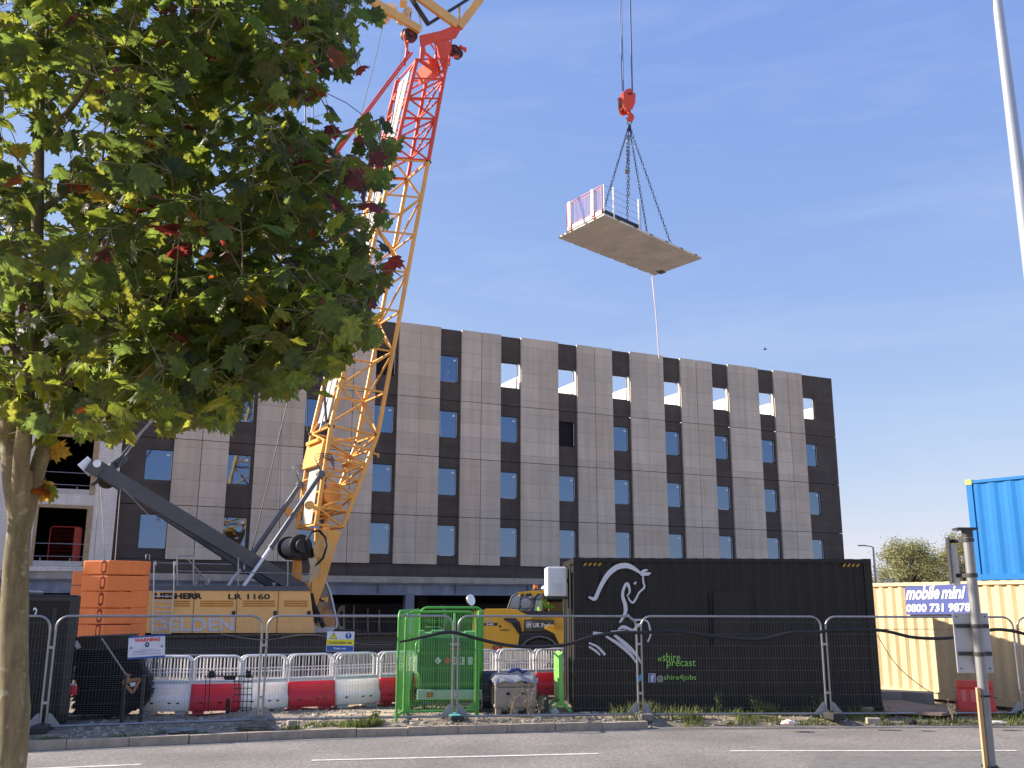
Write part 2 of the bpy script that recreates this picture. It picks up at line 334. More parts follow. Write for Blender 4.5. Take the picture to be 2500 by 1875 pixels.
# =================================================================== the precast hotel facade
ANG, Y0 = .435106, 49.772
def lightmat(name, col, jx, jz, mort, dcol, coords=('X', 'Z'), var=.07, bump=.12, mottle=(.9, 1.1)):
    mm = bpy.data.materials.new(name); mm.use_nodes = True; t = mm.node_tree; N = t.nodes; L = t.links; p = N['Principled BSDF']; p.inputs['Roughness'].default_value = .85
    tc = N.new('ShaderNodeTexCoord'); sx = N.new('ShaderNodeSeparateXYZ'); L.new(tc.outputs['Object'], sx.inputs[0])
    cx = N.new('ShaderNodeCombineXYZ'); L.new(sx.outputs[coords[0]], cx.inputs[0]); L.new(sx.outputs[coords[1]], cx.inputs[1])
    mp = N.new('ShaderNodeMapping'); L.new(cx.outputs[0], mp.inputs[0]); mp.inputs['Location'].default_value = (0, .02, 0)
    b = N.new('ShaderNodeTexBrick'); b.inputs['Scale'].default_value = 1; b.inputs['Brick Width'].default_value = jx; b.inputs['Row Height'].default_value = jz; b.inputs['Mortar Size'].default_value = mort; b.inputs['Mortar Smooth'].default_value = .1
    b.offset = 0 if jx > 1 else .5; b.inputs['Bias'].default_value = 0
    L.new(mp.outputs[0], b.inputs['Vector'])
    b.inputs['Color1'].default_value = (*[c*(1-var) for c in col], 1); b.inputs['Color2'].default_value = (*[c*(1+var) for c in col], 1); b.inputs['Mortar'].default_value = (*dcol, 1)
    n_ = N.new('ShaderNodeTexNoise'); n_.inputs['Scale'].default_value = .8; n_.inputs['Detail'].default_value = 8; n_.inputs['Roughness'].default_value = .7; L.new(tc.outputs['Object'], n_.inputs[0])
    r = N.new('ShaderNodeValToRGB'); r.color_ramp.elements[0].position = .3; r.color_ramp.elements[1].position = .7; r.color_ramp.elements[0].color = (*[mottle[0]]*3, 1); r.color_ramp.elements[1].color = (*[mottle[1]]*3, 1); L.new(n_.outputs[0], r.inputs[0])
    mx = N.new('ShaderNodeMixRGB'); mx.blend_type = 'MULTIPLY'; mx.inputs[0].default_value = 1; L.new(b.outputs[0], mx.inputs[1]); L.new(r.outputs[0], mx.inputs[2])
    m2 = N.new('ShaderNodeMapping'); m2.inputs['Scale'].default_value = (2.6, 2.6, .16); L.new(tc.outputs['Object'], m2.inputs[0])
    n2 = N.new('ShaderNodeTexNoise'); n2.inputs['Scale'].default_value = 1.3; n2.inputs['Detail'].default_value = 6; L.new(m2.outputs[0], n2.inputs[0])
    q = N.new('ShaderNodeValToRGB'); q.color_ramp.elements[0].position = .35; q.color_ramp.elements[1].position = .62; q.color_ramp.elements[0].color = (.91, .90, .89, 1); q.color_ramp.elements[1].color = (1.03, 1.03, 1.03, 1); L.new(n2.outputs[0], q.inputs[0])
    my = N.new('ShaderNodeMixRGB'); my.blend_type = 'MULTIPLY'; my.inputs[0].default_value = 1; L.new(mx.outputs[0], my.inputs[1]); L.new(q.outputs[0], my.inputs[2]); L.new(my.outputs[0], p.inputs['Base Color'])
    bp = N.new('ShaderNodeBump'); bp.inputs['Strength'].default_value = bump; bp.inputs['Distance'].default_value = .02; L.new(b.outputs['Fac'], bp.inputs['Height']); bp.invert = True; L.new(bp.outputs[0], p.inputs['Normal'])
    return mm
lightp = lightmat('light_precast', (.61, .52, .415), 50, .745, .010, (.40, .325, .255))
darkp = lightmat('dark_precast', (.082, .066, .056), 50, .25, .004, (.066, .053, .045), var=.1, mottle=(.8, 1.2))
brickw = lightmat('white_painted_brick', (.86, .77, .69), .225, .075, .010, (.56, .52, .49), var=.04, bump=.3)
hotel = thing('hotel_building', 'long grey and charcoal precast block with columns of square windows', 'building', (0, Y0, 0), ANG)
ZB, ZP = 3.912, 16.123; LV = [6.283, 9.283, 12.283]
WZ = [(4.35, 5.86), (7.37, 8.75), (10.33, 11.72), (13.27, 14.67)]
PIT = 3.444; K0 = -.64
lightps = [lightp]+[lightmat('light_precast_'+s, c, 50, .745, .010, (.39, .32, .25)) for s, c in (('warm', (.59, .49, .38)), ('pale', (.64, .55, .44)), ('dull', (.575, .495, .40)))]
def ob(): return MB()
framem = mat('window_frame', (.03, .03, .035), .4, .3, .1, 5)
stick = mat('white_label', (.8, .8, .8), .6)
wallw = mat('white_inner_wall', (.82, .80, .76), .9, 0, .05, 1.5)
cols = [(K0+PIT*k, K0+PIT*k+1.18, K0+PIT*k, K0+PIT*k+1.05) for k in range(-4, 6)]
cols = [(-18.98, -16.82, -17.98, -16.82)]+cols+[(20.01, 22.56, 20.05, 21.0)]
openw = {(2, 3): 'dark', (3, 3): 'dark', (6, 2): 'dark'}
for ci in range(6, 12): openw[(ci-1+0, 3)] = 'sky'
openw[(11, 3)] = 'sky'; openw[(10, 3)] = 'sky'
openw[(5, 3)] = 'sky'; openw[(4, 3)] = None; openw[(6, 3)] = 'sky'
openw[(6, 2)] = 'dark'; openw[(3, 3)] = 'dark'; openw[(2, 3)] = None
joint = .03
for ci, (a, b, wa, wb) in enumerate(cols):
    m = ob(); zz = [ZB]+[z for w in WZ for z in w]+[ZP-.035]
    for lv0, lv1 in zip([ZB]+[l+joint/2 for l in LV], [l-joint/2 for l in LV]+[ZP-.035]):
        w0, w1 = [w for w in WZ if lv0 < w[0] < lv1][0]
        m.box(wa, wb, .12, .32, lv0, w0); m.box(wa, wb, .12, .32, w1, lv1)
        if wa > a: m.box(a, wa-.001, .12, .32, lv0, lv1)
        if b > wb and openw.get((ci, [w[0] for w in WZ].index(w0))) == 'sky' and ci < 11: m.box(wb+.001, b, .12, .32, lv0, w0); m.box(wb+.001, b, .12, .32, w1, lv1)
        elif b > wb: m.box(wb+.001, b, .12, .32, lv0, lv1)
    m.build('dark_cladding', darkp, hotel, local=True)
    for wi, (w0, w1) in enumerate(WZ):
        kind = openw.get((ci, wi))
        m = ob(); t = .045 if kind == 'sky' else .024
        m.box(wa, wa+t, .2, .27, w0, w1); m.box(wb-t, wb, .2, .27, w0, w1); m.box(wa+t, wb-t, .2, .27, w0, w0+t); m.box(wa+t, wb-t, .2, .27, w1-t, w1)
        m.cm = 1
        m.box(wb-t-.02, wb-t, .178, .198, w0+.08, w1-.05)           # thin white strip down the right side of the frame
        if random.random() < .5: m.box(wa+.2, wb-.2, .178, .198, w0+.005, w0+.035)
        fr = m.build('window', [framem, stick], hotel, local=True)
        if kind is None:
            m = ob(); m.box(wa+.025, wb-.025, .222, .235, w0+.025, w1-.025); m.cm = 1
            m.add([(wb-.27, .218, w1-.26), (wb-.13, .218, w1-.26), (wb-.13, .218, w1-.17), (wb-.27, .218, w1-.17)], [(0, 1, 2, 3)])
            if (ci, wi) == (4, 3):
                for q in range(2):
                    P = [(wa+.45+.14*math.sin(u*1.9+q), .217, w1-.25-.16*u-q*.5) for u in range(6)]
                    m.tube(P, .006, 3)
            m.build('pane', [glass, stick], fr, local=True)
for ci in range(len(cols)-1):                                     # light panels between the dark columns
    a, b = cols[ci][1], cols[ci+1][0]; mid = (a+b)/2; g = .03 if ci % 2 == 0 else .012; m = ob()
    for lv0, lv1 in zip([ZB]+[l+joint/2 for l in LV], [l-joint/2 for l in LV]+[ZP]):
        for x0, x1 in ((a+.004, mid-g/2), (mid+g/2, b-.004)):
            m.cm = random.randrange(4); m.box(x0, x1, 0, .16, lv0, lv1)
    m.build('light_cladding', lightps, hotel, local=True)
m = ob()
for i in range(8): m.box(-18.98+5.2*i, -18.98+5.2*(i+1)-.02, .08, .3, 3.32, ZB-.02)
m.build('dark_band', darkp, hotel, local=True)
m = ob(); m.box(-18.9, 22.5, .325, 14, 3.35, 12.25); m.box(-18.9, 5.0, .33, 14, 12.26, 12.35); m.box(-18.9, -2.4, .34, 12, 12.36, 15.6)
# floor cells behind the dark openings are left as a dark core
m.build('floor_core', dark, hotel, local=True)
m = ob()                                                         # open top storey: inner skin and sunlit cross walls
for ci in range(5, 12):
    a, b, wa, wb = cols[ci]; pa = cols[ci-1][3]
    m.box(pa+.14, wa-.02, .165, .30, 12.36, ZP-.3) if ci > 5 else None
for ci in range(5, 12):
    wb = cols[ci][3]; x = wb+.42; m.prism([(x, .36, 12.3), (x, .36, 14.2), (x, 4, 14.2), (x, 9, 14.2), (x, 9, 12.3)], (.2, 0, 0))
m.box(-2.3, -2.1, .36, 10, 12.3, 15.2)
m.build('inner_wall', wallw, hotel, local=True)
m = ob(); m.box(-2.4, 22.5, .36, 12, 12.26, 12.3); m.build('roof_slab', conc, hotel, local=True)
m = ob(); m.box(-40, 22.56, .02, .33, 3.0, 3.30); m.box(-40, 22.56, .33, 14, 2.98, 3.2); m.build('slab_edge', mat('slab_concrete', (.42, .37, .32), .9, 0, .2, 2, .2, 20, dirt=(.2, .18, .16)), hotel, local=True)
beamm = mat('blue_grey_steel', (.17, .19, .25), .5, 0, .15, 1.5, dirt=(.4, .42, .46), dscale=1.5)
m = ob(); m.box(-40, 22.5, .03, .33, 2.94, 2.975); m.box(-40, 22.5, .16, .19, 2.5, 2.94); m.box(-40, 22.5, .03, .33, 2.42, 2.5)
for i in range(16): m.box(-39+i*4, -38.97+i*4, .035, .155, 2.505, 2.935)
m.build('steel_beam', beamm, hotel, local=True)
for i in range(-5, 5):
    x = -5.42+6.888*i
    if x > 22.4: continue
    m = ob(); m.box(x-.22, x+.22, .0, .035, 0, 2.415); m.box(x-.22, x+.22, .33, .365, 0, 2.415); m.box(x-.02, x+.02, .035, .33, 0, 2.415)
    m.build('ground_floor_column', beamm, hotel, local=True)
for i in range(-4, 3):
    x = -3+6.888*i; m = ob(); m.box(x-.3, x+.3, 5, 5.6, 0, 2.97); m.build('inner_column', mat('inner_concrete', (.05, .045, .045), .9, 0, .2, 2), hotel, local=True)
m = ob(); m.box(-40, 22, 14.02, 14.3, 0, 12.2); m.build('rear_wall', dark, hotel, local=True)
m = ob()
for i in range(9): x = -16+i*4.6; m.tube([(x, .5, ZP-.1), (x, .5, ZP+.35)], .02, 5)
m.build('roof_edge_post', galv, hotel, local=True)
# white brick wing at the left
wing = thing('brick_wing', 'white brick wing with big timber framed openings behind the tree', 'building', tuple(V((0, Y0, 0))+V((math.cos(ANG), math.sin(ANG), 0))*-19), ANG)
OX = [(-3.12, -1.08), (-9.4, -7.3), (-15, -13)]; OZ = [(3.52, 5.98), (6.56, 9.05), (9.6, 12.0), (12.6, 14.6)]
m = ob(); ZT = 15.75
xe = [-22]+[x for o in sorted(OX) for x in o]+[-.005]
for i in range(0, len(xe), 2): m.box(xe[i], xe[i+1], -.04, .3, 3.31, ZT)
for x0, x1 in OX:
    ze = [3.31]+[z for o in OZ for z in o]+[ZT]
    for i in range(0, len(ze), 2): m.box(x0+.0005, x1-.0005, -.04, .3, ze[i], ze[i+1])
m.build('wall', brickw, wing, local=True)
tim = mat('raw_timber', (.42, .30, .17), .8, 0, .2, 4, .1, 30)
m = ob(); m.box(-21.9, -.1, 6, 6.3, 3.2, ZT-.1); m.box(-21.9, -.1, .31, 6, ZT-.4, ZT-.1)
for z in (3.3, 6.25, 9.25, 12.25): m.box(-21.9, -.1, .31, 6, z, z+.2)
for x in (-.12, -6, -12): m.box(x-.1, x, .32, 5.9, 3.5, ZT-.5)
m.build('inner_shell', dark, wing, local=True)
for x0, x1 in OX:
    for z0, z1 in OZ:
        m = ob(); m.box(x0-.02, x0+.1, -.06, .2, z0, z1); m.box(x1-.06, x1+.16, -.06, .2, z0, z1+.12); m.box(x0-.02, x1-.061, -.06, .2, z1-.02, z1+.12)
        m.build('opening_frame', tim, wing, local=True)
        m = ob()
        for z in (.42, .95): m.tube([(x0, .25, z0+z), (x1, .25, z0+z)], .022, 6)
        for x in (x0+.35, x1-.55): m.beam((x, .26, z0-.1), (x, .26, z0+.35), .1, .04)
        m.build('guard_rail', galv, wing, local=True)
        m = ob(); m.box(x0+.1, x1-.06, -.05, .22, z0, z0+.22); m.build('toe_board', mat('pale_board', (.55, .52, .48), .8, 0, .1, 2), wing, local=True)
gate = thing('site_gate', 'red mesh gate panel standing inside the lower brick opening', 'gate', tuple(RM[wing.name] @ V((-2.5, 1.2, 3.5))), ANG)
redp = mat('red_powder_coat', (.75, .09, .05), .5)
m = ob(); P = [(x, 0, z) for x, z in roundrect(1.25, 1.75, .15)]; m.tube(P, .025, 6)
m.box(.95, 1.22, -.02, .02, .1, 1.72); m.build('frame', redp, gate, local=True)
m = ob()
for i in range(9): m.tube([(.1+i*.1, 0, .1), (.1+i*.1, 0, 1.7)], .003, 4)
for i in range(9): m.tube([(.05, .01, .2+i*.17), (.95, .01, .2+i*.17)], .003, 4)
m.build('mesh', redp, gate, local=True)
# hoarding seen through the open ground floor
hoard = thing('site_hoarding', 'deep purple hoarding with big white letters beyond the open ground floor', 'hoarding', tuple(RM[hotel.name] @ V((-5, 9, 0))), ANG)
m = ob(); m.box(-9, 12, 0, .05, 0, 2.0); m.build('board', mat('purple_board', (.028, .025, .06), .5, 0, .1, 2), hoard, local=True)
m = ob(); P0 = V((0, Y0, 0))+V((-math.sin(ANG), math.cos(ANG), 0))*8.97
q = [onpl(x, y, P0, ANG) for x, y in ((822, 1572), (842, 1572), (822, 1478))]
text_on(m, 'q', q[0], q[1], q[2], (math.sin(ANG), -math.cos(ANG), 0), .02, .01)
for x in (864, 898, 926):
    a, b = onpl(x, 1580, P0, ANG), onpl(x, 1478+(x-860)*.15, P0, ANG); m.tube([a+V((0, -.05, 0)), b+V((0, -.05, 0))], .05, 5)
q = [onpl(x, y, P0, ANG) for x, y in ((1075, 1545), (1092, 1545), (1075, 1478))]
text_on(m, ')', q[0], q[1], q[2], (math.sin(ANG), -math.cos(ANG), 0), .02, .03)
m.build('lettering', white, hoard)
# =================================================================== crawler crane
PSI = math.radians(31); E1 = V((math.cos(PSI), math.sin(PSI), 0)); E2 = V((-math.sin(PSI), math.cos(PSI), 0)); EZ = V((0, 0, 1))
CP0 = atY(835, 925, 34.)
def cp(px, py, lat=0.): return onpl(px, py, CP0+E2*lat, PSI)
_pv = cp(757, 1445); crane = thing('crawler_crane', 'yellow lattice boom crawler crane with orange counterweights and red upper boom', 'crane', (_pv.x, _pv.y, 0), PSI)
BL0, BL1 = -.45, 2.95                                             # body sides
def side(pts, lat0, lat1, mb): mb.prism([cp(x, y, lat0) for x, y in pts], E2*(lat1-lat0))
roofg = mat('crane_roof_grey', (.10, .105, .12), .55, 0, .12, 3)
ybody = mat('crane_body_yellow', (.95, .53, .18), .45, 0, .06, 1.5, dirt=(.7, .38, .13))
ydark = mat('vent_ochre', (.55, .25, .04), .6, 0, .15, 8)
blk = mat('black_lettering', (.015, .015, .015), .6); wht = mat('white_lettering', (.62, .64, .70), .6)
grey = mat('grey_frame_steel', (.085, .088, .095), .5, .1, .15, 2.5)
m = MB(); side([(320, 1545), (320, 1441.5), (757, 1443), (769, 1545.5)], BL0, BL1, m); body = m.build('body', ybody, crane)
for px in (373, 475, 580, 681):                                   # door joints, vents and handles
    m = MB(); m.cm = 0
    if px > 400: m.beam(cp(px, 1443, BL0-.004), cp(px-6, 1545, BL0-.004), .012, .025, E2)
    x0, x1 = {373: (425, 464), 475: (489, 570), 580: (593, 671), 681: (694, 751)}[px]
    m.cm = 1
    for y in (1468, 1473.5, 1479): m.beam(cp(x0, y, BL0-.008), cp(x1, y, BL0-.008), .016, .045)
    m.build('vent_panel', [blk, ydark], body)
for x, y in ((570, 1497), (671.5, 1497), (754, 1497)):
    m = MB(); m.prism([cp(x-4, y-5.5, BL0), cp(x+4, y-5.5, BL0), cp(x+4, y+6, BL0), cp(x-4, y+6, BL0)], -E2*.03); m.build('handle', dsteel, body)
m = MB(); NB_ = -E2
def tx(s, x0, x1, yt, yb, bold=0, sh=0, lat=BL0): text_on(m, s, cp(x0, yb, lat), cp(x1, yb, lat), cp(x0, yt, lat), NB_, .012, bold, sh)
m.cm = 0; tx('LIEBHERR', 377, 494, 1447.5, 1462.5, .055); tx('LR 1160', 557, 659, 1449.5, 1463.5, .025)
m.cm = 1; tx('DELDEN', 369, 571, 1508, 1541, .02)
m.build('lettering', [blk, wht], body)
m = MB(); side([(320, 1441.4), (320, 1430), (752, 1431.5), (757, 1442.9)], BL0-.03, BL1+.03, m); m.build('roof', roofg, crane)
m = MB(); m.cyl(cp(506, 1428, .4), EZ, .09, .22, 12); m.build('exhaust', mat('cream_metal', (.5, .47, .40), .5), crane)
# counterweight slabs, chamfered at the rear corner, with handle slots
cwl = {}
def slab_cw(yt, yb, xo, lat):
    """one orange slab: px rows of its top and bottom at the front right edge"""
    z1 = cp(350, yt, BL0-.05).z; z0 = cp(350, yb, BL0-.05).z
    p = cp(362+xo, 1460, BL0-.05)+E2*lat; p.z = 0
    out = [V((0, 0, 0)), V((0, 1.15, 0)), V((-1.15, 1.15, 0)), V((-1.86, .72, 0)), V((-1.86, .60, 0)), V((-1.22, 0, 0))]
    P = [p+E1*o.x+E2*o.y+EZ*(z0+.012) for o in out]
    m = MB(); b = bmesh.new(); vs = [b.verts.new(q) for q in P]; vt = [b.verts.new(q+EZ*(z1-z0-.024)) for q in P]
    b.faces.new(vs[::-1]); b.faces.new(vt); k = len(P)
    for i in range(k): b.faces.new((vs[i], vs[(i+1) % k], vt[(i+1) % k], vt[i]))
    bmesh.ops.bevel(b, geom=[e for e in b.edges], offset=.03, segments=2, profile=.5, affect='EDGES')
    b.verts.index_update(); m.add([v.co.copy() for v in b.verts], [[v.index for v in f.verts] for f in b.faces]); b.free()
    o = m.build('counterweight', orange, crane)
    a = P[4]; c = P[5]; zc = (z1-z0)/2; d = (c-a).normalized(); nn = V((d.y, -d.x, 0)); nn = nn if nn.dot(-EP+a) < 0 else -nn
    q = a.lerp(c, .80); m = MB(); w_ = .085; pts = []
    for s_, cz in ((1, zc+.12), (-1, zc-.12)):
        for i in range(7): t = math.pi*i/6; pts.append(q+d*(w_*math.cos(t)*s_)+EZ*(cz+w_*math.sin(t)*s_)+nn*.004)
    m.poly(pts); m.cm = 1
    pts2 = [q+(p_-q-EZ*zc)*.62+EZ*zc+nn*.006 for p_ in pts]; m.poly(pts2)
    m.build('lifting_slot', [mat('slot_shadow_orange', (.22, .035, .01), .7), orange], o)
rows = [1369, 1405, 1444.5, 1484.5, 1524, 1556]
for a, b in zip(rows, rows[1:]): slab_cw(a, b, 0, 0)
rows = [1390, 1428, 1466, 1504, 1542]
for a, b in zip(rows, rows[1:]): slab_cw(a, b, 0, 2.45)
# tracks
for lat in (-1.15, 2.75):
    m = MB(); o = _pv.copy(); o.z = 0; L0, L1, r = -4.9, 3.1, .5
    prof = []
    for i in range(9): t = math.pi/2+math.pi*i/8; prof.append((L0+r*math.cos(t), r+.03+r*math.sin(t)))
    for i in range(9): t = -math.pi/2+math.pi*i/8; prof.append((L1+r*math.cos(t), r+.03+r*math.sin(t)))
    m.prism([o+E1*a+E2*(lat+.12)+EZ*(b*.9+.05) for a, b in prof], E2*.66)
    tr = m.build('track_frame', dsteel, crane); m = MB(); per = []
    for i in range(len(prof)):
        a, b = prof[i], prof[(i+1) % len(prof)]; Ls = math.dist(a, b); k = max(1, int(Ls/.2))
        for j in range(k): per.append((a[0]+(b[0]-a[0])*j/k, a[1]+(b[1]-a[1])*j/k))
    for i in range(len(per)):
        a, b = per[i], per[(i+1) % len(per)]; d = V((b[0]-a[0], b[1]-a[1])); a2 = V(a)+d*.06; b2 = V(a)+d*.92
        m.beam(o+E1*a2[0]+EZ*a2[1]+E2*(lat+.4), o+E1*b2[0]+EZ*b2[1]+E2*(lat+.4), .8, .06, EZ if abs(d.y) < abs(d.x) else E1)
    m.build('track_shoes', mat('worn_track_steel', (.05, .045, .04), .6, .4, .3, 5), tr)
o = _pv.copy(); o.z = 0
m = MB(); m.prism([o+E1*-2.6+E2*.2+EZ*.3, o+E1*.6+E2*.2+EZ*.3, o+E1*.6+E2*.2+EZ*.98, o+E1*-2.6+E2*.2+EZ*.98], E2*2.1); m.build('car_body', dsteel, crane)
# cab
cabg = mat('cab_blue_glass', (.01, .05, .12), .08, 0, .1, 2, spec=.8); cabw = mat('cab_white', (.62, .63, .66), .45)
CL0, CL1 = .35, 1.55
co = [(772, 1532), (775, 1430), (790, 1420), (797, 1423), (806, 1446), (816, 1490), (823, 1522), (819, 1534)]
m = MB(); side(co, CL0, CL1, m); cab = m.build('cab', cabg, crane)
m = MB(); side([(766, 1544.5), (768, 1520), (776, 1531), (822, 1531), (817, 1537), (806, 1544)], CL0-.04, CL1+.04, m); m.build('cab_base', cabw, cab)
m = MB()
for lat in (CL0-.02, CL1): m.tube([cp(x, y, lat) for x, y in ((786, 1421), (796, 1422), (806, 1446), (816, 1490), (823, 1522), (819, 1534))], .045, 6)
m.build('cab_frame', cabw, cab)
m = MB(); m.beam(cp(784, 1460, CL0-.2), cp(799, 1466, CL0-.2), .08, .09); m.beam(cp(797, 1457, CL0-.2), cp(797, 1470, CL0-.2), .1, .05, E2); m.build('cab_step', yellow, cab)
m = MB(); m.tube([cp(758, 1449, -.1), cp(764, 1476, -.12), cp(778, 1505, -.1), cp(790, 1530, -.05)], .09, 7); m.tube([cp(752, 1440, -.1), cp(766, 1480, -.16), cp(776, 1520, -.12)], .05, 6); m.build('hose', black, crane)
# boom foot plates
BW = 2.0
m = MB()
fp = [(770, 1289), (834, 1297), (815, 1352), (795, 1421), (774, 1478), (757, 1480), (764, 1400), (769, 1340)]
for lat in (0, BW-.1): side(fp, lat, lat+.1, m)
m.beam(cp(760, 1440, .1), cp(760, 1440, BW-.1), .5, .5); m.beam(cp(797, 1300, .1), cp(797, 1300, BW-.1), .25, .35)
foot = m.build('boom_foot', yellow, crane)
m = MB(); q = cp(790, 1345, -.012); m.cyl(cp(789, 1340, -.003), -E2, .36, .012, 28); m.build('cover_plate', mat('crane_yellow_light', (.78, .44, .15), .4), foot)
# lattice
def c2(t): return cp(808, 1040).lerp(cp(1018, 145), t)
def c4(t): return cp(922, 1062).lerp(cp(1092, 144), t)
def c2l(t): return cp(770, 1291).lerp(cp(808, 1040), t)
def c4l(t): return cp(833, 1297).lerp(cp(922, 1062), t)
def lattice(fa, fb, t0, t1, n, rc, rb, mt, name, extra=True):
    m = MB(); e = E2*BW
    for f, o in ((fa, 0), (fb, 0), (fa, e), (fb, e)):
        o = V((0, 0, 0)) if o == 0 else o; m.tube([f(t0)+o, f(t1)+o], rc, 8)
    for i in range(n+1):
        a = t0+(t1-t0)*i/n; A, B = fa(a), fb(a)
        for P, Q in ((A, B), (A+e, B+e), (A, A+e), (B, B+e)):
            if i % 1 == 0: m.tube([P, Q], rb, 5)
        if i < n:
            b = t0+(t1-t0)*(i+1)/n; C, D = fa(b), fb(b); k = i % 2
            for P, Q in (((A, D) if k else (B, C)), ((B+e, C+e) if k else (A+e, D+e)), ((A, C+e) if k else (A+e, C)), ((B+e, D) if k else (B, D+e))): m.tube([P, Q], rb, 5)
    if extra:
        h = max(1, n//4)
        for j in range(0, n+1, h):
            a = t0+(t1-t0)*j/n; A, B = fa(a), fb(a); m.tube([A, B+e], rb*.8, 5)
    return m.build(name, mt, crane)
TS = .70
lattice(c2l, c4l, .04, 1, 6, .085, .045, yellow, 'lower_boom', False)
lattice(c2, c4, 0, TS, 7, .085, .044, yellow, 'middle_boom', False)
lattice(c2, c4, TS+.004, 1, 5, .085, .042, red, 'upper_boom', False)
m = MB()
for f in (c2, c4):
    for o in (V((0, 0, 0)), E2*BW):
        for t in (0, TS): m.cyl(f(t)+o-E1*.12, E1, .06, .24, 8)
m.build('boom_pin', dsteel, crane)
m = MB(); m.beam(c2(-.06)+E2*.1-E1*.05, c2(-.06)+E2*(BW-.1)-E1*.05, .12, .95, c2(1)-c2(0)); m.beam(c2(-.03)+E2*.35-E1*.2, c2(-.03)+E2*(BW-.35)-E1*.2, .1, .12); m.build('boom_frame', yellow, crane)
# perforated catwalk on the back of the boom
catm = lightmat('catwalk_grating', (.52, .50, .46), 50, .06, .012, (.30, .29, .27), coords=('X', 'Z'), var=.03, bump=.2)
m = MB()
def cat(f, t0, t1, k, w0=.42, w1=1.50):
    for i in range(k):
        a = t0+(t1-t0)*i/k; b = t0+(t1-t0)*(i+1)/k-.002
        m.prism([f(a)+E2*w0, f(a)+E2*w1, f(b)+E2*w1, f(b)+E2*w0], -E1*.04)
cat(c2l, .06, .82, 3); m.build('catwalk', catm, crane); m = MB(); cat(c2, .02, .98, 9, .45, 1.45)
m.build('catwalk', catm, crane)
m = MB()
for w in (.95,): m.prism([c2(0)+E2*w-E1*.045, c2(0)+E2*(w+.07)-E1*.045, c2(.97)+E2*(w+.07)-E1*.045, c2(.97)+E2*w-E1*.045], -E1*.03)
m.build('catwalk_rib', mat('pale_grey_metal', (.55, .55, .53), .5), crane)
# machinery inside the boom foot: guide drum, small sheaves
m = MB(); m.cyl(cp(812, 1208, .55), E2, .33, .7, 24); m.prism([cp(800, 1232, .6), cp(836, 1232, .6), cp(836, 1245, .6), cp(800, 1245, .6)], E2*.5); m.build('guide_drum', yellow, crane)
for x, y, l in ((757, 1233, -.25), (707, 1249, BW+.05)): m = MB(); m.cyl(cp(x, y, l), E2, .15, .12, 18); m.beam(cp(x, y, l+.06), cp(x+24, y+13, l+.06), .1, .12); m.build('rope_roller', yellow, crane)
m = MB(); m.cyl(cp(862, 1130, .2), E2, .1, .9, 10); m.beam(cp(848, 1138, .2), cp(868, 1140, .2), .1, .1); m.beam(cp(911, 1106, -.1), cp(925, 1111, -.1), .06, .06); m.beam(cp(924, 1107, -.1), cp(923, 1117, -.1), .06, .06); m.build('boom_bracket', yellow, crane)
# winch at the boom foot
wc = cp(727, 1334, .5)
m = MB(); ax = E2
m.cyl(wc-ax*.35, ax, .40, .07, 28); m.cyl(wc+ax*1.0, ax, .40, .07, 28)
m.cyl(wc-ax*.6, ax, .24, .3, 16); m.prism([wc+E1*.1-ax*.3+EZ*.1, wc+E1*.55-ax*.3-EZ*.1, wc+E1*.5-ax*.3-EZ*.45, wc-E1*.1-ax*.3-EZ*.42], ax*1.4)
win = m.build('winch', mat('winch_black', (.02, .021, .023), .45, .2, .3, 4), crane)
m = MB(); m.cyl(wc-ax*.28, ax, .33, 1.13, 24); m.build('rope_drum', mat('wound_rope', (.33, .32, .30), .5, .4, .25, 30), win)
m = MB(); m.tube([cp(685, 1336, BW-.2), cp(706, 1330, BW-.4)], .05, 6); m.build('winch_arm', cabw, win)
m = MB()
random.seed(4)
for i in range(6):
    j = i*.03; P = [cp(746+i*2, 1318+i, -.12-j), cp(757+i*2, 1300-i, -.2-j), cp(778+i, 1296-i, -.2-j), cp(793+i, 1312, -.2-j), cp(798-i*.3, 1333, -.2-j), cp(790-i, 1362, -.18-j), cp(772-i, 1381, -.1-j)]
    if i < 3: m.tube(P, .03, 6)
for i in range(5): m.tube([cp(742+i, 1320+i*4, -.1), cp(752, 1330+6*i, -.16), cp(757+i*.5, 1362, -.14)], .025, 5)
m.build('hydraulic_hose', black, win)
m = MB()
for i in range(9):
    x = 757+i*2.0; m.tube([cp(x-3, 1362, -.1), cp(x+2+i*.6, 1386, -.16), cp(x-2+i*.4, 1404, -.12), cp(754, 1427, -.05)], .02, 5)
m.build('cream_cable', mat('cream_cable', (.62, .50, .30), .6), crane)
m = MB(); side([(722, 1366), (736, 1366), (738, 1422), (718, 1410)], BW-.3, BW, m); m.build('foot_bracket', yellow, crane)
# grey A-frame (gantry)
def arm(lat, x0, y0, x1, y1, w, h, mb): mb.beam(cp(x0, y0, lat), cp(x1, y1, lat), w, h)
m = MB()
arm(.25, 236, 1142, 738, 1442, .30, .46, m); arm(1.95, 236+12, 1150, 742-52, 1440, .30, .42, m)
m.beam(cp(230, 1143, -.05), cp(230, 1143, 2.3), .42, .42, cp(738, 1442)-cp(236, 1142))
m.beam(cp(520, 1315, .3), cp(520, 1315, 1.9), .2, .25); m.beam(cp(300, 1186, .3), cp(300, 1186, 1.9), .2, .35)
gan = m.build('gantry', grey, crane)
m = MB()
for k in range(4): m.cyl(cp(262, 1170, .6+k*.3), E2, .30, .1, 20)
m.tube([cp(226, 1183, -.1), cp(248, 1166, .2)], .06, 6); m.build('gantry_sheave', mat('sheave_brown', (.05, .042, .038), .5, .3, .2, 5), gan)
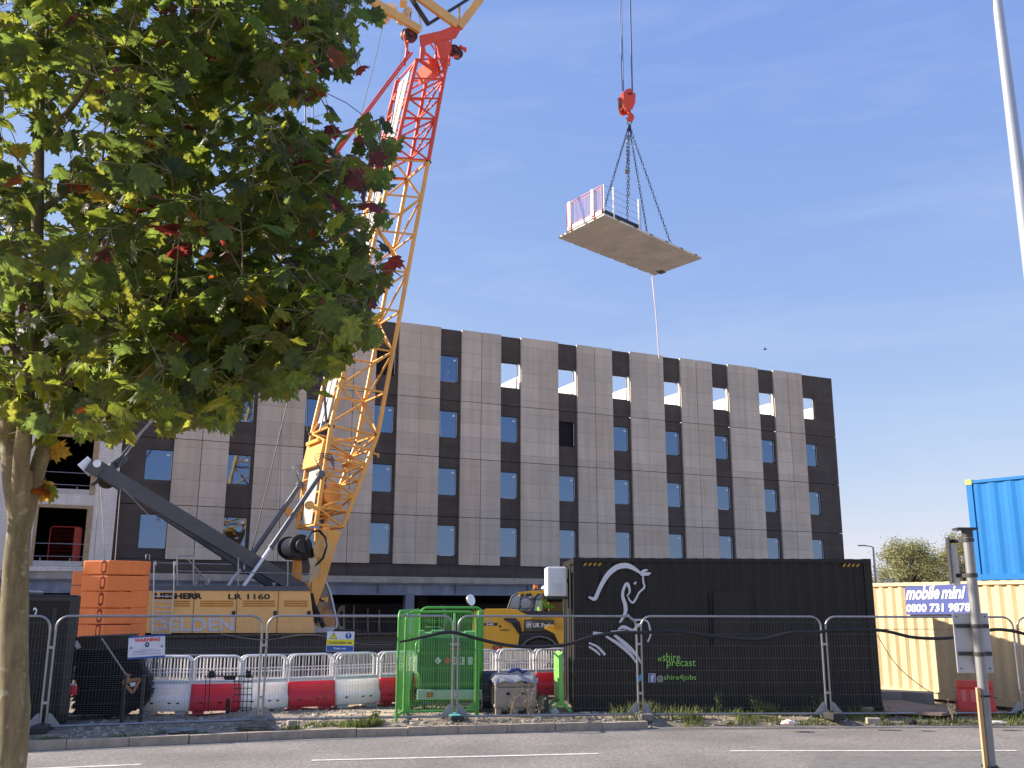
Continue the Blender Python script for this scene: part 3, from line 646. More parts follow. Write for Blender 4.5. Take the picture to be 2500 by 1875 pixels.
m = MB(); m.cyl(cp(238, 1132, -.06)-E1*.02, -E2, .12, .03, 16); m.beam(cp(222, 1150, .3)-E1*.23, cp(232, 1128, .3)-E1*.05, .5, .02, E2); m.build('end_cap', mat('sun_glint_cap', (.8, .8, .82), .25, .3), gan)  # sun glint on the gantry end, painted in as a near-white cap
m = MB()
for k in range(5): m.tube([cp(294, 1194, .1+k*.05), cp(281, 1368, .1+k*.05)], .014, 5)
for k in range(5): m.tube([cp(242, 1186, 1.7+k*.06), cp(229, 1372, 1.7+k*.06)], .014, 5)
m.tube([cp(246, 1190, 1.5), cp(256, 1366, .6)], .012, 5); m.tube([cp(299, 1192, .1), cp(404, 1300, .1)], .012, 5)
m.build('gantry_rope', mat('light_wire_rope', (.36, .35, .32), .5, .4, .15, 30), gan)
m = MB()                                                          # chains and links from the gantry head up towards the boom
for k, lat in ((0, .3), (1, 1.2)):
    a = cp(288-k*14, 1138, lat); b = cp(345-k*5, 1060, lat)
    m.beam(a, a.lerp(b, .45), .05, .22, E2); m.beam(a.lerp(b, .4), b, .05, .14, E2)
    e = cp(762, 600, lat) if k == 0 else cp(735, 640, lat); m.tube([b, e], .03, 6)
for k in range(4): m.cyl(cp(280+k*7, 1136-k*5, .2), E2, .14, 1.2, 12)
m.build('pendant', mat('pendant_grey', (.10, .105, .115), .45, .4, .2, 6), gan)
# hydraulic cylinders between gantry and boom
cylg = mat('cylinder_grey', (.11, .12, .14), .4, .4, .15, 5); rodm = mat('bright_rod', (.72, .72, .78), .3, .3, .05, 5)
for lat, P in ((-.1, [(783, 1158), (664, 1333), (595, 1431)]), (BW-.1, [(732, 1184), (616, 1353), (558, 1430)])):
    m = MB(); a, b, c = [cp(x, y, lat) for x, y in P]; m.tube([a, b], .085, 10); m.tube([b, b.lerp(c, .06)], .1, 10); m.cyl(a-E2*.14, E2, .13, .28, 12)
    for k in range(4): m.tube([a+EZ*.1, a+E1*(-.15-.05*k)+EZ*(.35+.1*k), a+E1*(.1-.2*k*.2)+EZ*(.6+.05*k), a+E1*.35+EZ*(.5+.08*k), a+E1*.5+EZ*(.2+.1*k)], .018, 5)
    cy = m.build('hydraulic_cylinder', cylg, crane)
    m = MB(); m.tube([b, c], .065, 10); m.build('rod', rodm, cy)
# boom head
m = MB()
for hp in ([(1026, 86), (1076, 75), (1110, 61), (1126, 70), (1114, 92), (1098, 96), (1074, 98), (1056, 104), (1036, 112), (1028, 112)], [(1064, 101), (1096, 97), (1103, 118), (1094, 142), (1087, 172), (1076, 150), (1070, 128)], [(1028, 112), (1037, 112), (1040, 128), (1032, 150), (1025, 150)]):
    for lat in (.0, BW-.1): side(hp, lat, lat+.08, m)
for x, y in ((1032, 92), (1070, 82), (1112, 72), (1096, 128), (1084, 165)): m.tube([cp(x, y, .04), cp(x, y, BW)], .09, 7)
for a, b in (((1036, 128), (1060, 148)), ((1060, 148), (1092, 128)), ((1066, 120), (1060, 175)), ((1092, 165), (1056, 192)), ((1030, 150), (1075, 175))): m.tube([cp(*a, .3), cp(*b, .3)], .06, 6); m.tube([cp(*a, BW-.4), cp(*b, BW-.4)], .06, 6)
m.prism([cp(1046, 145, .3), cp(1070, 148, .3), cp(1076, 172, .3), cp(1054, 176, .3)], E2*1.2)
for i in range(5): m.tube([cp(1040+i*16, 90-i*4, .1+.3*i), cp(1060+i*9, 120+i*10, 1.6-.3*i)], .045, 6)
head = m.build('boom_head', red, crane)
for x, y, l, r in ((1004, 84, .1, .30), (1112, 122, .3, .26), (1118, 128, 1.2, .26), (996, 84, 1.0, .28)):
    m = MB(); c = cp(x, y, l); m.ring(c, E2, r, r*.8, .18, 24); m.cyl(c+E2*.03, E2, r*.82, .12, 24); m.cyl(c-E2*.06, E2, .1, .3, 10); m.build('sheave', mat('sheave_dark_red', (.10, .03, .022), .5, .2, .3, 5), head)
m = MB(); m.beam(cp(1122, 112, .3), cp(1136, 122, .3), .1, .1); m.beam(cp(1136, 116, .3), cp(1135, 126, .3), .12, .05, E2); m.beam(cp(1108, 138, .3), cp(1119, 139, .3), .08, .08); m.build('head_bracket', red, head)
# luffing jib, its masts and links (they run on out of the picture)
def ext(x0, y0, x1, y1, k, lat): a, b = cp(x0, y0, lat), cp(x1, y1, lat); return a, a+(b-a)*k
ymast = mat('mast_yellow', (.74, .42, .13), .42, 0, .07, 1.5, dirt=(.55, .32, .1))
m = MB()
for lat in (.1, BW-.2):
    a, b = ext(1121, 66, 1172, -2, 5.5, lat); m.beam(a, b, .16, .34)
    a2, b2 = ext(1098, 60, 1142, -20, 4.2, lat); 
    for i in range(6): m.tube([a.lerp(b, i/6), a.lerp(b, i/6+.1)+V((-.5, 0, .3))], .04, 5)
m.beam(*[ext(1121, 66, 1172, -2, 2.4, l)[1] for l in (.1, BW-.2)], .2, .2)
jib = m.build('jib_mast', ymast, crane)
m = MB()
for lat in (.0, BW-.2):
    a, b = ext(1116, 60, 1018, -12, 2.6, lat); m.beam(a, b, .16, .42)
    a, b = ext(1026, 74, 905, 0, 2.2, lat); m.beam(a, b, .18, .32)
m.beam(cp(985, 10, .0), cp(985, 10, BW-.2), .3, .3); m.beam(cp(1060, 20, .0), cp(1060, 20, BW-.2), .2, .2)
m.build('rear_mast', ymast, crane)
m = MB()
for lat in (.2, BW-.4):
    a, b = ext(1046, 60, 1010, 5, 2, lat); m.beam(a, b, .1, .2, E2)
    a, b = ext(1044, 60, 1140, 0, 1.6, lat); m.beam(a, b, .09, .12)
m.build('mast_strut', dsteel, crane)
m = MB()
for x, y, r in ((957, 20, .25), (998, 26, .18)): m.cyl(cp(x, y, .5), E2, r, .9, 20)
m.build('mast_sheave', mat('cream_nylon', (.70, .62, .50), .5), crane)
m = MB()
for lat in (.4, 1.5): m.tube([cp(1018, 8, lat), cp(1026, 50, lat), cp(1030, 75, lat)], .035, 6)
m.build('mast_rod', cabw, crane)
m = MB()                                                          # red twin struts behind the leaves
for k in range(2):
    for lat in (.1, BW-.1): m.tube([cp(1000+k*7, 128, lat), cp(858+k*7, 318, lat), cp(790+k*6, 410, lat)], .045, 6)
m.tube([cp(996, 100, .1), cp(988, 160, .1)], .05, 6); m.tube([cp(985, 85, .1), cp(996, 128, .1)], .05, 6)
m.build('backstay_strut', red, crane)
m = MB()
def rp(pts, r=.016, lat=.5): m.tube([cp(x, y, lat) for x, y in pts], r, 5)
rp([(942, 18), (920, 130), (878, 290), (830, 470)]); rp([(985, 110), (960, 230), (930, 330)], .012); rp([(705, 969), (613, 1352)], .02); rp([(705, 969), (742, 815), (766, 720)], .02)
rp([(748, 930), (751, 1052)], .022, .4); rp([(690, 900), (682, 1300), (668, 1480)], .012, 2.4); rp([(1003, 30), (1000, 62)], .02)
for x in (764, 745): rp([(x, 0-(x-745)), (x, 260), (x-3, 560), (x+12, 720), (x+32, 930)], .028, .3)
rp([(782, 880), (792, 960), (797, 1034)], .05, .2)
m.build('stay_rope', rope, crane)
# ladder and railings on the body
m = MB()
la, lb = BL0-.12, BL0-.12
for x0, x1 in ((376, 371), (425, 415)): m.tube([cp(x0, 1372, la), cp(x0-1, 1440, la), cp(x1, 1548, la)], .022, 6); m.tube([cp(x0, 1372, la), cp(x0+4, 1370, la), cp(x0+4, 1380, la)], .022, 6)
for i in range(9): y = 1443+i*13; t = (y-1440)/108; m.tube([cp(375-4*t, y, la), cp(424-9*t, y, la)], .018, 6)
m.build('ladder', mat('aluminium', (.6, .6, .6), .4, .5), crane)
m = MB()
for x, y0 in ((433, 1357), (473, 1357), (582, 1362), (703, 1367)): m.tube([cp(x, y0, BL0+.1), cp(x-1, 1431, BL0+.1)], .022, 6)
m.tube([cp(433, 1357, BL0+.1), cp(473, 1357, BL0+.1)], .02, 6); m.tube([cp(430, 1394, BL0+.1), cp(760, 1401, BL0+.1)], .016, 5); m.tube([cp(378, 1374, BL0+.1), cp(566, 1378, BL0+.1)], .016, 5)
m.tube([cp(356, 1365, BL0), cp(357, 1354, BL0), cp(366, 1354, BL0), cp(365, 1366, BL0)], .02, 5); m.tube([cp(459, 1366, BL0+.4), cp(511, 1426, BL0+.4)], .03, 5)
m.build('railing', galv, crane)
for x, y in ((478, 1425), (597, 1372), (669, 1428)):
    m = MB(); c = cp(x, y, .2); m.cyl(c, EZ, .05, .08, 8, .09); m.tube([c, c-EZ*.25], .02, 5); m.build('work_lamp', cabw, crane)
# =================================================================== hook block, chains, lifted slab
def at(px, py, Y): return atY(px, py, Y)
HY = 36.0
hook = thing('hook_block', 'orange red crane hook block hanging on blue grey hoist ropes', 'hook block', tuple(at(1533, 270, HY)))
m = MB(); D = .3
hb = [(1516, 224), (1529, 222), (1533, 216), (1540, 216), (1545, 225), (1552, 228), (1551, 250), (1543, 266), (1536, 269), (1525, 269), (1518, 252)]
hb = [(1522, 226), (1531, 222), (1535, 216), (1541, 216), (1545, 225), (1552, 228), (1551, 250), (1544, 267), (1530, 270), (1524, 252)]
pp = [at(x, y, HY) for x, y in hb]
m.prism(pp, V((-.10, .06, 0))); m.prism([p+V((-.12, .42, 0)) for p in pp], V((-.08, .05, 0)))
for x, y in ((1527, 230), (1546, 232), (1537, 262), (1526, 258)): m.tube([at(x, y, HY)+V((-.02, .02, 0)), at(x, y, HY)+V((-.14, .46, 0))], .05, 6)
m.build('block', red, hook)
m = MB(); c = at(1537, 243, HY)+V((-.1, .12, 0)); m.cyl(c, V((-.25, .95, 0)), .27, .3, 22); m.build('sheave', mat('sheave_brown', (.05, .042, .038)), hook)
m = MB(); text_on(m, '60', at(1533, 232, HY), at(1544, 232, HY), at(1533, 225, HY), (0, -1, 0), .01, .03); m.build('number', blk, hook)
m = MB(); P = [at(x, y, HY+.25) for x, y in ((1535, 268), (1535, 276), (1541, 283), (1543, 288), (1540, 293), (1534, 293), (1530, 287))]
m.tube(P, [.09, .09, .11, .11, .1, .08, .04], 10); m.build('hook', red, hook)
m = MB()
for x0, x1, y, dy in ((1513.5, 1519.5, 222, 0), (1519, 1525, 221, .3), (1537.5, 1543, 222, 0), (1541.5, 1547, 225, .3)):
    a = at(x1, y, HY)+V((0, dy, 0)); b = at(x0, 0, HY)+V((0, dy, 0)); m.tube([a, b, b+(b-a)*1.2], .021, 5)
m.build('hoist_rope', mat('blue_grey_rope', (.10, .14, .22), .5, .3, .2, 20), hook)
# the slab: horizontal rectangle found from its four lower corners
ZS = EYE+13.6
SL = [gnd(x, y, ZS) for x, y in ((1363, 581.5), (1475, 525), (1713.6, 631.7), (1597.5, 673))]
Tc, Lc, Rc = SL[1], SL[0], SL[2]
ea = (Rc-Tc); La_ = ea.length; ea.normalize(); eb = (Lc-Tc); Lb_ = eb.length; eb.normalize()
slab = thing('concrete_slab', 'precast concrete floor slab hanging in mid air below the crane hook', 'concrete slab', tuple(Tc), 0)
out = [(0, 0), (La_, 0), (La_, Lb_)]
for i in range(7):
    x = La_*(1-(i+.6)/7.6); out += [(x+.07, Lb_), (x+.06, Lb_-.04), (x-.06, Lb_-.04), (x-.07, Lb_)]
out += [(0, Lb_)]
sc_ = ((SL[3]-(Tc+ea*La_))-(eb*Lb_))
m = MB(); m.prism([Tc+ea*a+eb*b+sc_*(a/La_)*(b/Lb_) for a, b in out], EZ*.075)
slabm = mat('slab_soffit', (.66, .60, .52), .8, 0, .16, 1.1, .15, 18, dirt=(.42, .38, .34), dscale=1.6)
m.build('slab', slabm, slab)
m = MB()
for i in range(6): q = Tc+ea*La_*(.12+.16*i)-eb*.012; m.prism([q+EZ*.03, q+ea*.14+EZ*.03, q+ea*.14+EZ*.07, q+EZ*.07], -eb*.02)
m.prism([Tc+ea*La_*.93+eb*Lb_*.72-EZ*.003+V((0, 0, 0)), Tc+ea*La_*.99+eb*Lb_*.74-EZ*.003, Tc+ea*La_*.985+eb*Lb_*.86-EZ*.003, Tc+ea*La_*.92+eb*Lb_*.83-EZ*.003], -EZ*.012)
m.build('cast_in_socket', mat('dark_grey_concrete', (.14, .13, .12), .9), slab)
top = EZ*.075
er = thing('edge_barrier', 'pink mesh edge barrier with two white posts on the short side of the hanging slab', 'edge barrier', tuple(Tc+eb*.05+top), 0)
wb_ = mat('sunlit_white_board', (.85, .83, .80), .6); pinkr = mat('faded_red_mesh', (.70, .22, .24), .5)
a0, a1 = Tc+eb*.12+top, Tc+eb*(Lb_*.80)+top
m = MB(); up = EZ*1.12
for p in (a0, a1): m.tube([p, p+up], .02, 5)
m.tube([a0+up, a1+up], .02, 5); m.tube([a0+up*.9, a1+up*.9], .012, 5); m.tube([a0+up*.2, a1+up*.2], .012, 5); m.build('frame', pinkr, er)
m = MB()
for i in range(24): p = a0.lerp(a1, (i+.5)/24); m.tube([p+up*.2, p+up*.95], .006, 4)
m.build('mesh', pinkr, er)
for t in (.22, .88):
    m = MB(); p = a0.lerp(a1, t)-ea*.05; m.beam(p+EZ*.05, p+EZ*1.1, .12, .12, ea); m.cm = 1; m.beam(p-EZ*.02, p+EZ*.2, .16, .05, ea); m.build('post', [wb_, red], er)
m = MB(); m.beam(a0+EZ*.08-ea*.02, a1+EZ*.08-ea*.02, .03, .16); m.build('toe_board', wb_, er)
wr = thing('wire_barrier', 'thin wire guard rail with two white posts on the long edge of the hanging slab', 'edge barrier', tuple(Tc+ea*.2+top), 0)
b0, b1 = Tc+eb*.05+ea*.05+top, Tc+ea*(La_*.36)+eb*.05+top
m = MB()
for h in (.35, .62, .88, 1.12): m.tube([b0+EZ*h, b1+EZ*h], .009, 4)
m.tube([b0, b0+EZ*1.15], .012, 4); m.tube([b1, b1+EZ*1.1], .012, 4); m.build('wire', galv, wr)
for t in (.26, .95): m = MB(); p = b0.lerp(b1, t); m.tube([p, p+EZ*1.22], .035, 6); m.build('post', wb_, wr)
bd = MB(); bd.beam(b0+EZ*.12+eb*.1, b1+EZ*.12+eb*.1, .04, .24)
tag(bd.build('dark_board', mat('navy_board', (.012, .014, .03), .6)), 'dark navy toe board standing on edge along the hanging slab', 'board')
lift = thing('chain_sling', 'four leg lifting chain running from the hook down to the slab', 'chain sling', tuple(at(1533, 318, HY)))
chm = mat('chain_steel', (.06, .06, .07), .5, .5, .3, 10)
apex = at(1537, 305, HY+.2)
def chain(a, b, r=.022):
    m = MB(); n_ = max(4, int((b-a).length/.17)); d = (b-a).normalized(); s = d.cross(EZ if abs(d.z) < .95 else V((1, 0, 0))).normalized(); q = d.cross(s)
    for i in range(n_):
        p0, p1 = a.lerp(b, i/n_), a.lerp(b, (i+1.25)/n_) if i < n_-1 else b; w = (s if i % 2 else q)*.035
        m.tube([p0, p0.lerp(p1, .2)+w, p0.lerp(p1, .8)+w, p1, p0.lerp(p1, .8)-w, p0.lerp(p1, .2)-w, p0], r*.55, 4, cap=False)
    return m.build('chain', chm, lift)
m = MB(); 
P = [apex+V((.11*math.sin(t*.63), .02, .19+.16*math.cos(t*.63))) for t in range(11)]; m.tube(P, .03, 6); m.build('master_link', mat('worn_steel', (.3, .28, .26), .4, .6), lift)
for fa_, fb_ in ((.06, .95), (.30, .12), (.42, .10), (.62, .05)): pass
for s_, e in (((1531, 322), Tc+eb*Lb_*.06+ea*.05+top), ((1534, 325), Tc+ea*La_*.30+eb*.5+top), ((1539, 325), Tc+ea*La_*.42+eb*.05+top), ((1543, 327), Tc+ea*La_*.665+eb*.05+top)): chain(at(*s_, HY+.1), e)
for s_ in ((1531, 322), (1534, 325), (1539, 325), (1543, 327)): chain(apex, at(*s_, HY+.1), .03)
chain(at(1536, 330, HY), at(1535, 470, HY)); chain(at(1531, 330, HY), at(1530, 415, HY))
m = MB(); c = at(1530.5, 419, HY); m.cyl(c-EZ*.07, EZ, .08, .14, 12); m.build('ball_end', mat('brass', (.35, .27, .12), .4, .6), lift)
m = MB(); c = at(1535, 468, HY); m.tube([c, c-EZ*.1+V((.05, 0, 0)), c-EZ*.18, c-EZ*.14-V((.06, 0, 0))], .025, 6); m.build('sling_hook', mat('worn_steel', (.3, .28, .26)), lift)
tl = MB(); q = SL[3]+EZ*.02; e0 = at(1592, 676, q.y); e1 = at(1609, 874, q.y); tl.tube([q, e0, e0.lerp(e1, .4)+V((.03, 0, 0)), e1], .022, 5)
tag(tl.build('tag_line', mat('pink_rope', (.70, .55, .55), .8)), 'long pale pink tag rope dangling straight down from the slab corner', 'rope')
# =================================================================== shipping containers
cblk = mat('container_black', (.013, .0115, .011), .5, 0, .3, .8, dirt=(.028, .024, .020), dscale=1.0, spec=.35)
def corr(mb, x0, x1, y, z0, z1, per=.278, dep=.036, sgn=1):
    """corrugated sheet along x, recessed towards +y"""
    x = x0; P = [(x, 0)]
    while x < x1-.02:
        for f, d in ((.26, 0), (.5, 1), (.76, 1), (1., 0)): P.append((min(x1, x+per*f), dep*d))
        x += per
    vs = []; fs = []
    for a, d in P: vs += [(a, y+d*sgn, z0), (a, y+d*sgn, z1)]
    for i in range(len(P)-1): fs.append((2*i, 2*i+2, 2*i+3, 2*i+1))
    mb.add(vs, fs, False)
def container(root, L_, W_, H_, mt, per=.278, windows=(), dep=.036):
    m = MB(); p = .16
    for x in (0, L_-p):
        for y in (0, W_-.12): m.box(x, x+p, y, y+.12, .12, H_-.12)
    for y in (0, W_-.09): m.box(p, L_-p, y, y+.09, 0.02, .17); m.box(p, L_-p, y, y+.07, H_-.085, H_-.01)
    for x in (.01, L_-.11): m.box(x, x+.1, .12, W_-.12, .02, .17); m.box(x, x+.1, .12, W_-.12, H_-.12, H_-.01)
    for x in (-.005, L_-.175):
        for y in (-.006, W_-.158):
            for z in (0, H_-.12): m.cbox(x, x+.18, y, y+.164, z, z+.12, .012)
    m.build('frame', mt, root, local=True)
    m = MB(); corr(m, p, L_-p, .03, .17, H_-.085, per, dep); corr(m, p, L_-p, W_-.03, .17, H_-.085, per, dep, -1); m.build('side_panel', mt, root, local=True, recalc=False)
    m = MB(); m.M = Matrix.Translation((0, 0, 0)) @ Matrix.Rotation(math.pi/2, 4, 'Z'); corr(m, .12, W_-.12, -.05, .17, H_-.12, per, dep, -1); m.build('end_panel', mt, root, local=True, recalc=False); m = MB(); m.M = Matrix.Rotation(math.pi/2, 4, 'Z'); corr(m, .12, W_-.12, -(L_-.05), .17, H_-.12, per, dep, 1); m.build('end_panel', mt, root, local=True, recalc=False)
    m = MB(); m.box(.05, L_-.05, .05, W_-.05, H_-.09, H_-.045)
    n_ = int(L_/.3)
    for i in range(n_): x = .1+(L_-.3)*i/n_; m.box(x, x+.13, .012, W_-.012, H_-.044, H_-.004)
    m.box(.05, L_-.05, .06, W_-.06, .1, .16); m.build('roof', mt, root, local=True)
CB = V((1.27, 19.92, .0)); CA = math.atan2(.22, 6.2); CLN = 6.2; CH = 3.02
office = thing('site_container', 'black shipping container with a white horse emblem and green lettering', 'container', tuple(CB), CA)
container(office, CLN, 2.44, CH, cblk)
def bc(px, py): return onpl(px, py, CB, CA)
cn = V((math.sin(CA), -math.cos(CA), 0))
silver = mat('silver_vinyl', (.62, .62, .66), .4, 0, .04, 3); lgreen = mat('lime_vinyl', (.28, .62, .10), .5); cyanb = mat('sky_blue_vinyl', (.03, .36, .78), .5); navyb = mat('blue_square_vinyl', (.16, .18, .42), .5)
def k3(x, y): return 1300+x*.40698, 1200+y*.40698
def stroke(mb, pts):
    P = [(V(k3(a, b)), w*.40698*1.15) for a, b, w in pts]; Q = []
    for i in range(len(P)-1):                       # resample smoothly
        p0 = P[max(i-1, 0)]; p1 = P[i]; p2 = P[i+1]; p3 = P[min(i+2, len(P)-1)]
        for j in range(5):
            t = j/5; f = lambda a, b, c, d: .5*((2*b)+(c-a)*t+(2*a-5*b+4*c-d)*t*t+(3*b-a-3*c+d)*t**3)
            Q.append((V((f(p0[0].x, p1[0].x, p2[0].x, p3[0].x), f(p0[0].y, p1[0].y, p2[0].y, p3[0].y))), f(p0[1], p1[1], p2[1], p3[1])))
    Q.append(P[-1]); vs = []; fs = []
    for i, (p, w) in enumerate(Q):
        d = (Q[min(i+1, len(Q)-1)][0]-Q[max(i-1, 0)][0]).normalized(); n_ = V((-d.y, d.x))*max(w, .8)/2
        for q in (p+n_, p-n_): vs.append(bc(q.x, q.y)+cn*.012)
    for i in range(len(Q)-1): fs.append((2*i, 2*i+1, 2*i+3, 2*i+2))
    mb.add(vs, fs, False)
m = MB()
for S_ in ([(336, 632, 8), (372, 644, 20), (392, 606, 20), (416, 555, 22), (455, 495, 26), (505, 455, 28), (558, 444, 28), (602, 458, 22), (646, 488, 12)],
           [(640, 494, 8), (668, 476, 16), (692, 470, 5)], [(648, 498, 12), (690, 494, 18), (710, 488, 4)], [(662, 505, 8), (664, 540, 9), (670, 575, 10), (640, 605, 9), (622, 640, 10), (602, 666, 11), (582, 652, 8), (574, 632, 6)],
           [(566, 628, 6), (583, 598, 10), (568, 552, 16), (546, 585, 14), (541, 630, 16), (556, 680, 20), (555, 730, 18), (523, 787, 10)], [(610, 556, 12), (622, 542, 6)],
           [(570, 738, 10), (602, 768, 12), (655, 770, 8), (690, 780, 8), (703, 820, 9), (707, 862, 8), (690, 902, 8)],
           [(512, 828, 6), (545, 812, 18), (602, 830, 12), (632, 803, 18), (660, 790, 6)], [(362, 848, 16), (428, 852, 8)], [(440, 868, 10), (520, 918, 18), (590, 980, 16), (622, 1028, 7)],
           [(490, 860, 14), (562, 920, 22), (622, 980, 16), (652, 1032, 7)], [(338, 908, 10), (390, 932, 12), (436, 980, 14)], [(338, 930, 10), (380, 957, 12), (406, 982, 7)], [(470, 838, 5), (560, 830, 4)]):
    stroke(m, S_)
m.build('horse_emblem', silver, office)
def ctext(mb, s, x0, x1, y0, y1, b=0): text_on(mb, s, bc(*k3(x0, y1)), bc(*k3(x1, y1)), bc(*k3(x0, y0)), cn, .012, b)
m = MB(); m.cm = 1; ctext(m, '#', 750, 776, 992, 1018); m.cm = 0; ctext(m, 'shire', 780, 886, 968, 1018); ctext(m, 'precast', 805, 978, 1012, 1062); ctext(m, 'shire4jobs', 788, 981, 1098, 1138); m.cm = 2; ctext(m, '@', 746, 784, 1103, 1143)
m.build('lettering', [lgreen, lgreen, silver], office)
m = MB(); m.poly([bc(*k3(x, y))+cn*.010 for x, y in ((697, 1093), (736, 1093), (736, 1142), (697, 1142))]); m.cm = 1
ctext(m, 'f', 708, 731, 1098, 1140, .05)
for a, b, c, d in ((695, 697, 1091, 1144), (736, 738, 1091, 1144), (697, 736, 1091, 1093.5), (697, 736, 1141.5, 1144)): m.poly([bc(*k3(x, y))+cn*.011 for x, y in ((a, c), (b, c), (b, d), (a, d))])
m.cm = 2
bird = [(615, 1132), (628, 1137), (640, 1133), (624, 1122), (630, 1121), (617, 1108), (624, 1109), (616, 1097), (640, 1112), (641, 1101), (651, 1094), (661, 1099), (667, 1097), (663, 1106), (668, 1106), (661, 1113), (654, 1133), (634, 1144)]
m.poly([bc(*k3(x, y))+cn*.011 for x, y in bird]); m.build('icon', [navyb, silver, cyanb], office)
m = MB()                                                          # hazard stripes at the top corners
for x0, x1 in ((303, 408), ): 
    for i in range(4): x = x0+i*29; m.poly([bc(*k3(a, b))+cn*.011 for a, b in ((x, 446), (x+12, 428), (x+26, 428), (x+14, 446))])
for i in range(4): x = 2056+i*11; m.poly([bc(a, b)+cn*.011 for a, b in ((x, 1384), (x+4.5, 1376.5), (x+10, 1376.5), (x+5.5, 1384))])
m.build('hazard_stripe', mat('hazard_amber', (.42, .24, .02), .6), office)
m = MB(); m.prism([bc(x, y)-cn*.02 for x, y in ((1742, 1444), (1832, 1442), (1833, 1580), (1743, 1580))], cn*.014)
m.build('steel_shutter', cblk, office)
for x in (1645, 1910): m = MB(); m.prism([bc(x-16, 1720)+cn*.008, bc(x+22, 1720)+cn*.008, bc(x+22, 1731)+cn*.008, bc(x-16, 1731)+cn*.008], -cn*.004); m.build('fork_pocket', dark, office)
m = MB(); m.M = Matrix.Translation(CB) @ Matrix.Rotation(CA, 4, 'Z')
m.cbox(-.52, -.10, .35, 1.1, 2.24, 2.84, .03); ac = m.build('air_conditioner', mat('ac_white', (.72, .73, .74), .45, 0, .05, 3), office)
m = MB(); m.M = Matrix.Translation(CB) @ Matrix.Rotation(CA, 4, 'Z')
for y in (.42, 1.0): m.box(-.54, .0, y, y+.05, 2.18, 2.23); m.box(-.03, .0, y, y+.05, 1.9, 2.18)
m.tube([(-.09, .5, 2.55), (-.03, .4, 2.6), (.0, .3, 2.55), (.0, .3, 1.9)], .035, 6)
for y in (.25, .6, 1.4, 1.8): m.tube([(-.04, y, .1), (-.04, y, 2.9)], .02, 6)
m.build('bracket', dsteel, ac)
m = MB(); m.M = Matrix.Translation(CB) @ Matrix.Rotation(CA, 4, 'Z'); m.box(-.526, -.521, .45, .75, 2.32, 2.72); m.box(-.4, -.2, .343, .349, 2.3, 2.5); m.build('cover', cabw, ac)
# cream container
cdir = V((.4, -.917, 0)).normalized(); KA = math.atan2(cdir.y, cdir.x); K0_ = V((9.2, 23.0, .02))-cdir*1.8
creamm = mat('container_cream', (.62, .48, .265), .6, 0, .06, .8, dirt=(.48, .36, .21), dscale=1.0)
store = thing('storage_container', 'cream corrugated storage container with a blue and white phone number sign', 'container', tuple(K0_), KA)
container(store, 5.6, 2.44, 2.58, creamm, .30, dep=.05)
kn = V((cdir.y, -cdir.x, 0))
def kc(px, py): return onpl(px, py, K0_, KA)
signb = mat('sign_blue', (.055, .075, .27), .5, 0, .05, 3)
m = MB(); q = [kc(x, y)+kn*.012 for x, y in ((2211, 1432.5), (2374, 1424), (2378, 1499), (2216, 1500.5))]; m.prism(q, kn*.02); sg = m.build('sign_board', signb, store)
m = MB(); 
def ks(s, x0, x1, yl, yr, h, b, sh=0): text_on(m, s, kc(x0, yl), kc(x1, yr), kc(x0+ (0), yl-h), kn, .04, b, sh)
ks('mobile', 2214.5, 2297, 1465, 1462.5, 33, .03, .25); ks('mini', 2301, 2360, 1462.3, 1461, 30, .03, .25); ks('0800 731 9878', 2216, 2373, 1495, 1493, 20, .035)
m.build('lettering', white, sg)
# blue container, standing on another cream one behind
bdir = V((.6, -.8, 0)); BA = math.atan2(-.8, .6); B0 = V((12.3, 25.8, 2.70))
bluem = mat('container_blue', (.005, .15, .44), .6, 0, .06, 1.2, spec=.3, dirt=(.012, .13, .37))
blue = thing('stacked_container', 'bright blue container stacked high above the cream one', 'container', tuple(B0), BA)
container(blue, 6.06, 2.44, 2.66, bluem, .45, dep=.022)
m = MB(); m.cbox(-.012, .17, -.012, .17, 2.54, 2.68, .01); m.build('corner_casting', mat('corner_yellow', (.55, .5, .1), .6), blue, local=True)
under = thing('support_container', 'cream container underneath the raised bright blue one, mostly hidden', 'container', (B0.x, B0.y, .02), BA)
container(under, 6.06, 2.44, 2.66, creamm, .278)
# concrete blocks, ramp and red barrier in front of the cream container
blk_ = thing('concrete_block', 'pale concrete block half in sun at the left end of the cream container', 'concrete block', tuple(gnd(2200, 1716)))
m = MB(); a, b, c = gnd(2152, 1716), gnd(2202, 1717), gnd(2282, 1722); m.prism([a, b, c, c+V((.2, .5, 0)), a+V((.1, .6, 0))], V((0, 0, .24))); m.build('block', conc, blk_)
m = MB(); P = [gnd(2154, 1719), gnd(2200, 1718), gnd(2350, 1745), gnd(2300, 1752), gnd(2160, 1746)]
m.prism([p+V((0, 0, .03)) for p in P], V((0, 0, .05))); tag(m.build('concrete_ramp', mat('brown_concrete', (.27, .20, .155), .9, 0, .2, 2)), 'flat brown concrete slab lying in front of the cream container', 'slab')
def wedge(name, lab, cat, pts, h, mt, prt):
    t_ = thing(name, lab, cat, tuple(pts[0])); m = MB(); m.prism(pts, V((0, 0, h))); m.build(prt, mt, t_); return t_
redb = thing('red_barrier', 'lone red plastic barrier in shade behind the sign post', 'barrier', tuple(gnd(2380, 1743)))
m = MB(); c = gnd(2382, 1744); d = V((.97, -.25, 0)); e = V((.25, .97, 0)); rbm = mat('barrier_red_lone', (.62, .05, .035), .5, 0, .08, 2)
pr = [(-.28, 0), (.28, 0), (.28, .2), (.16, .32), (.1, .62), (.13, .66), (.13, .82), (-.13, .82), (-.13, .66), (-.1, .62), (-.16, .32), (-.28, .2)]
m.prism([c-d*.32+e*a*.8+EZ*b*.78 for a, b in pr], d*.66)
redbody = m.build('body', rbm, redb)
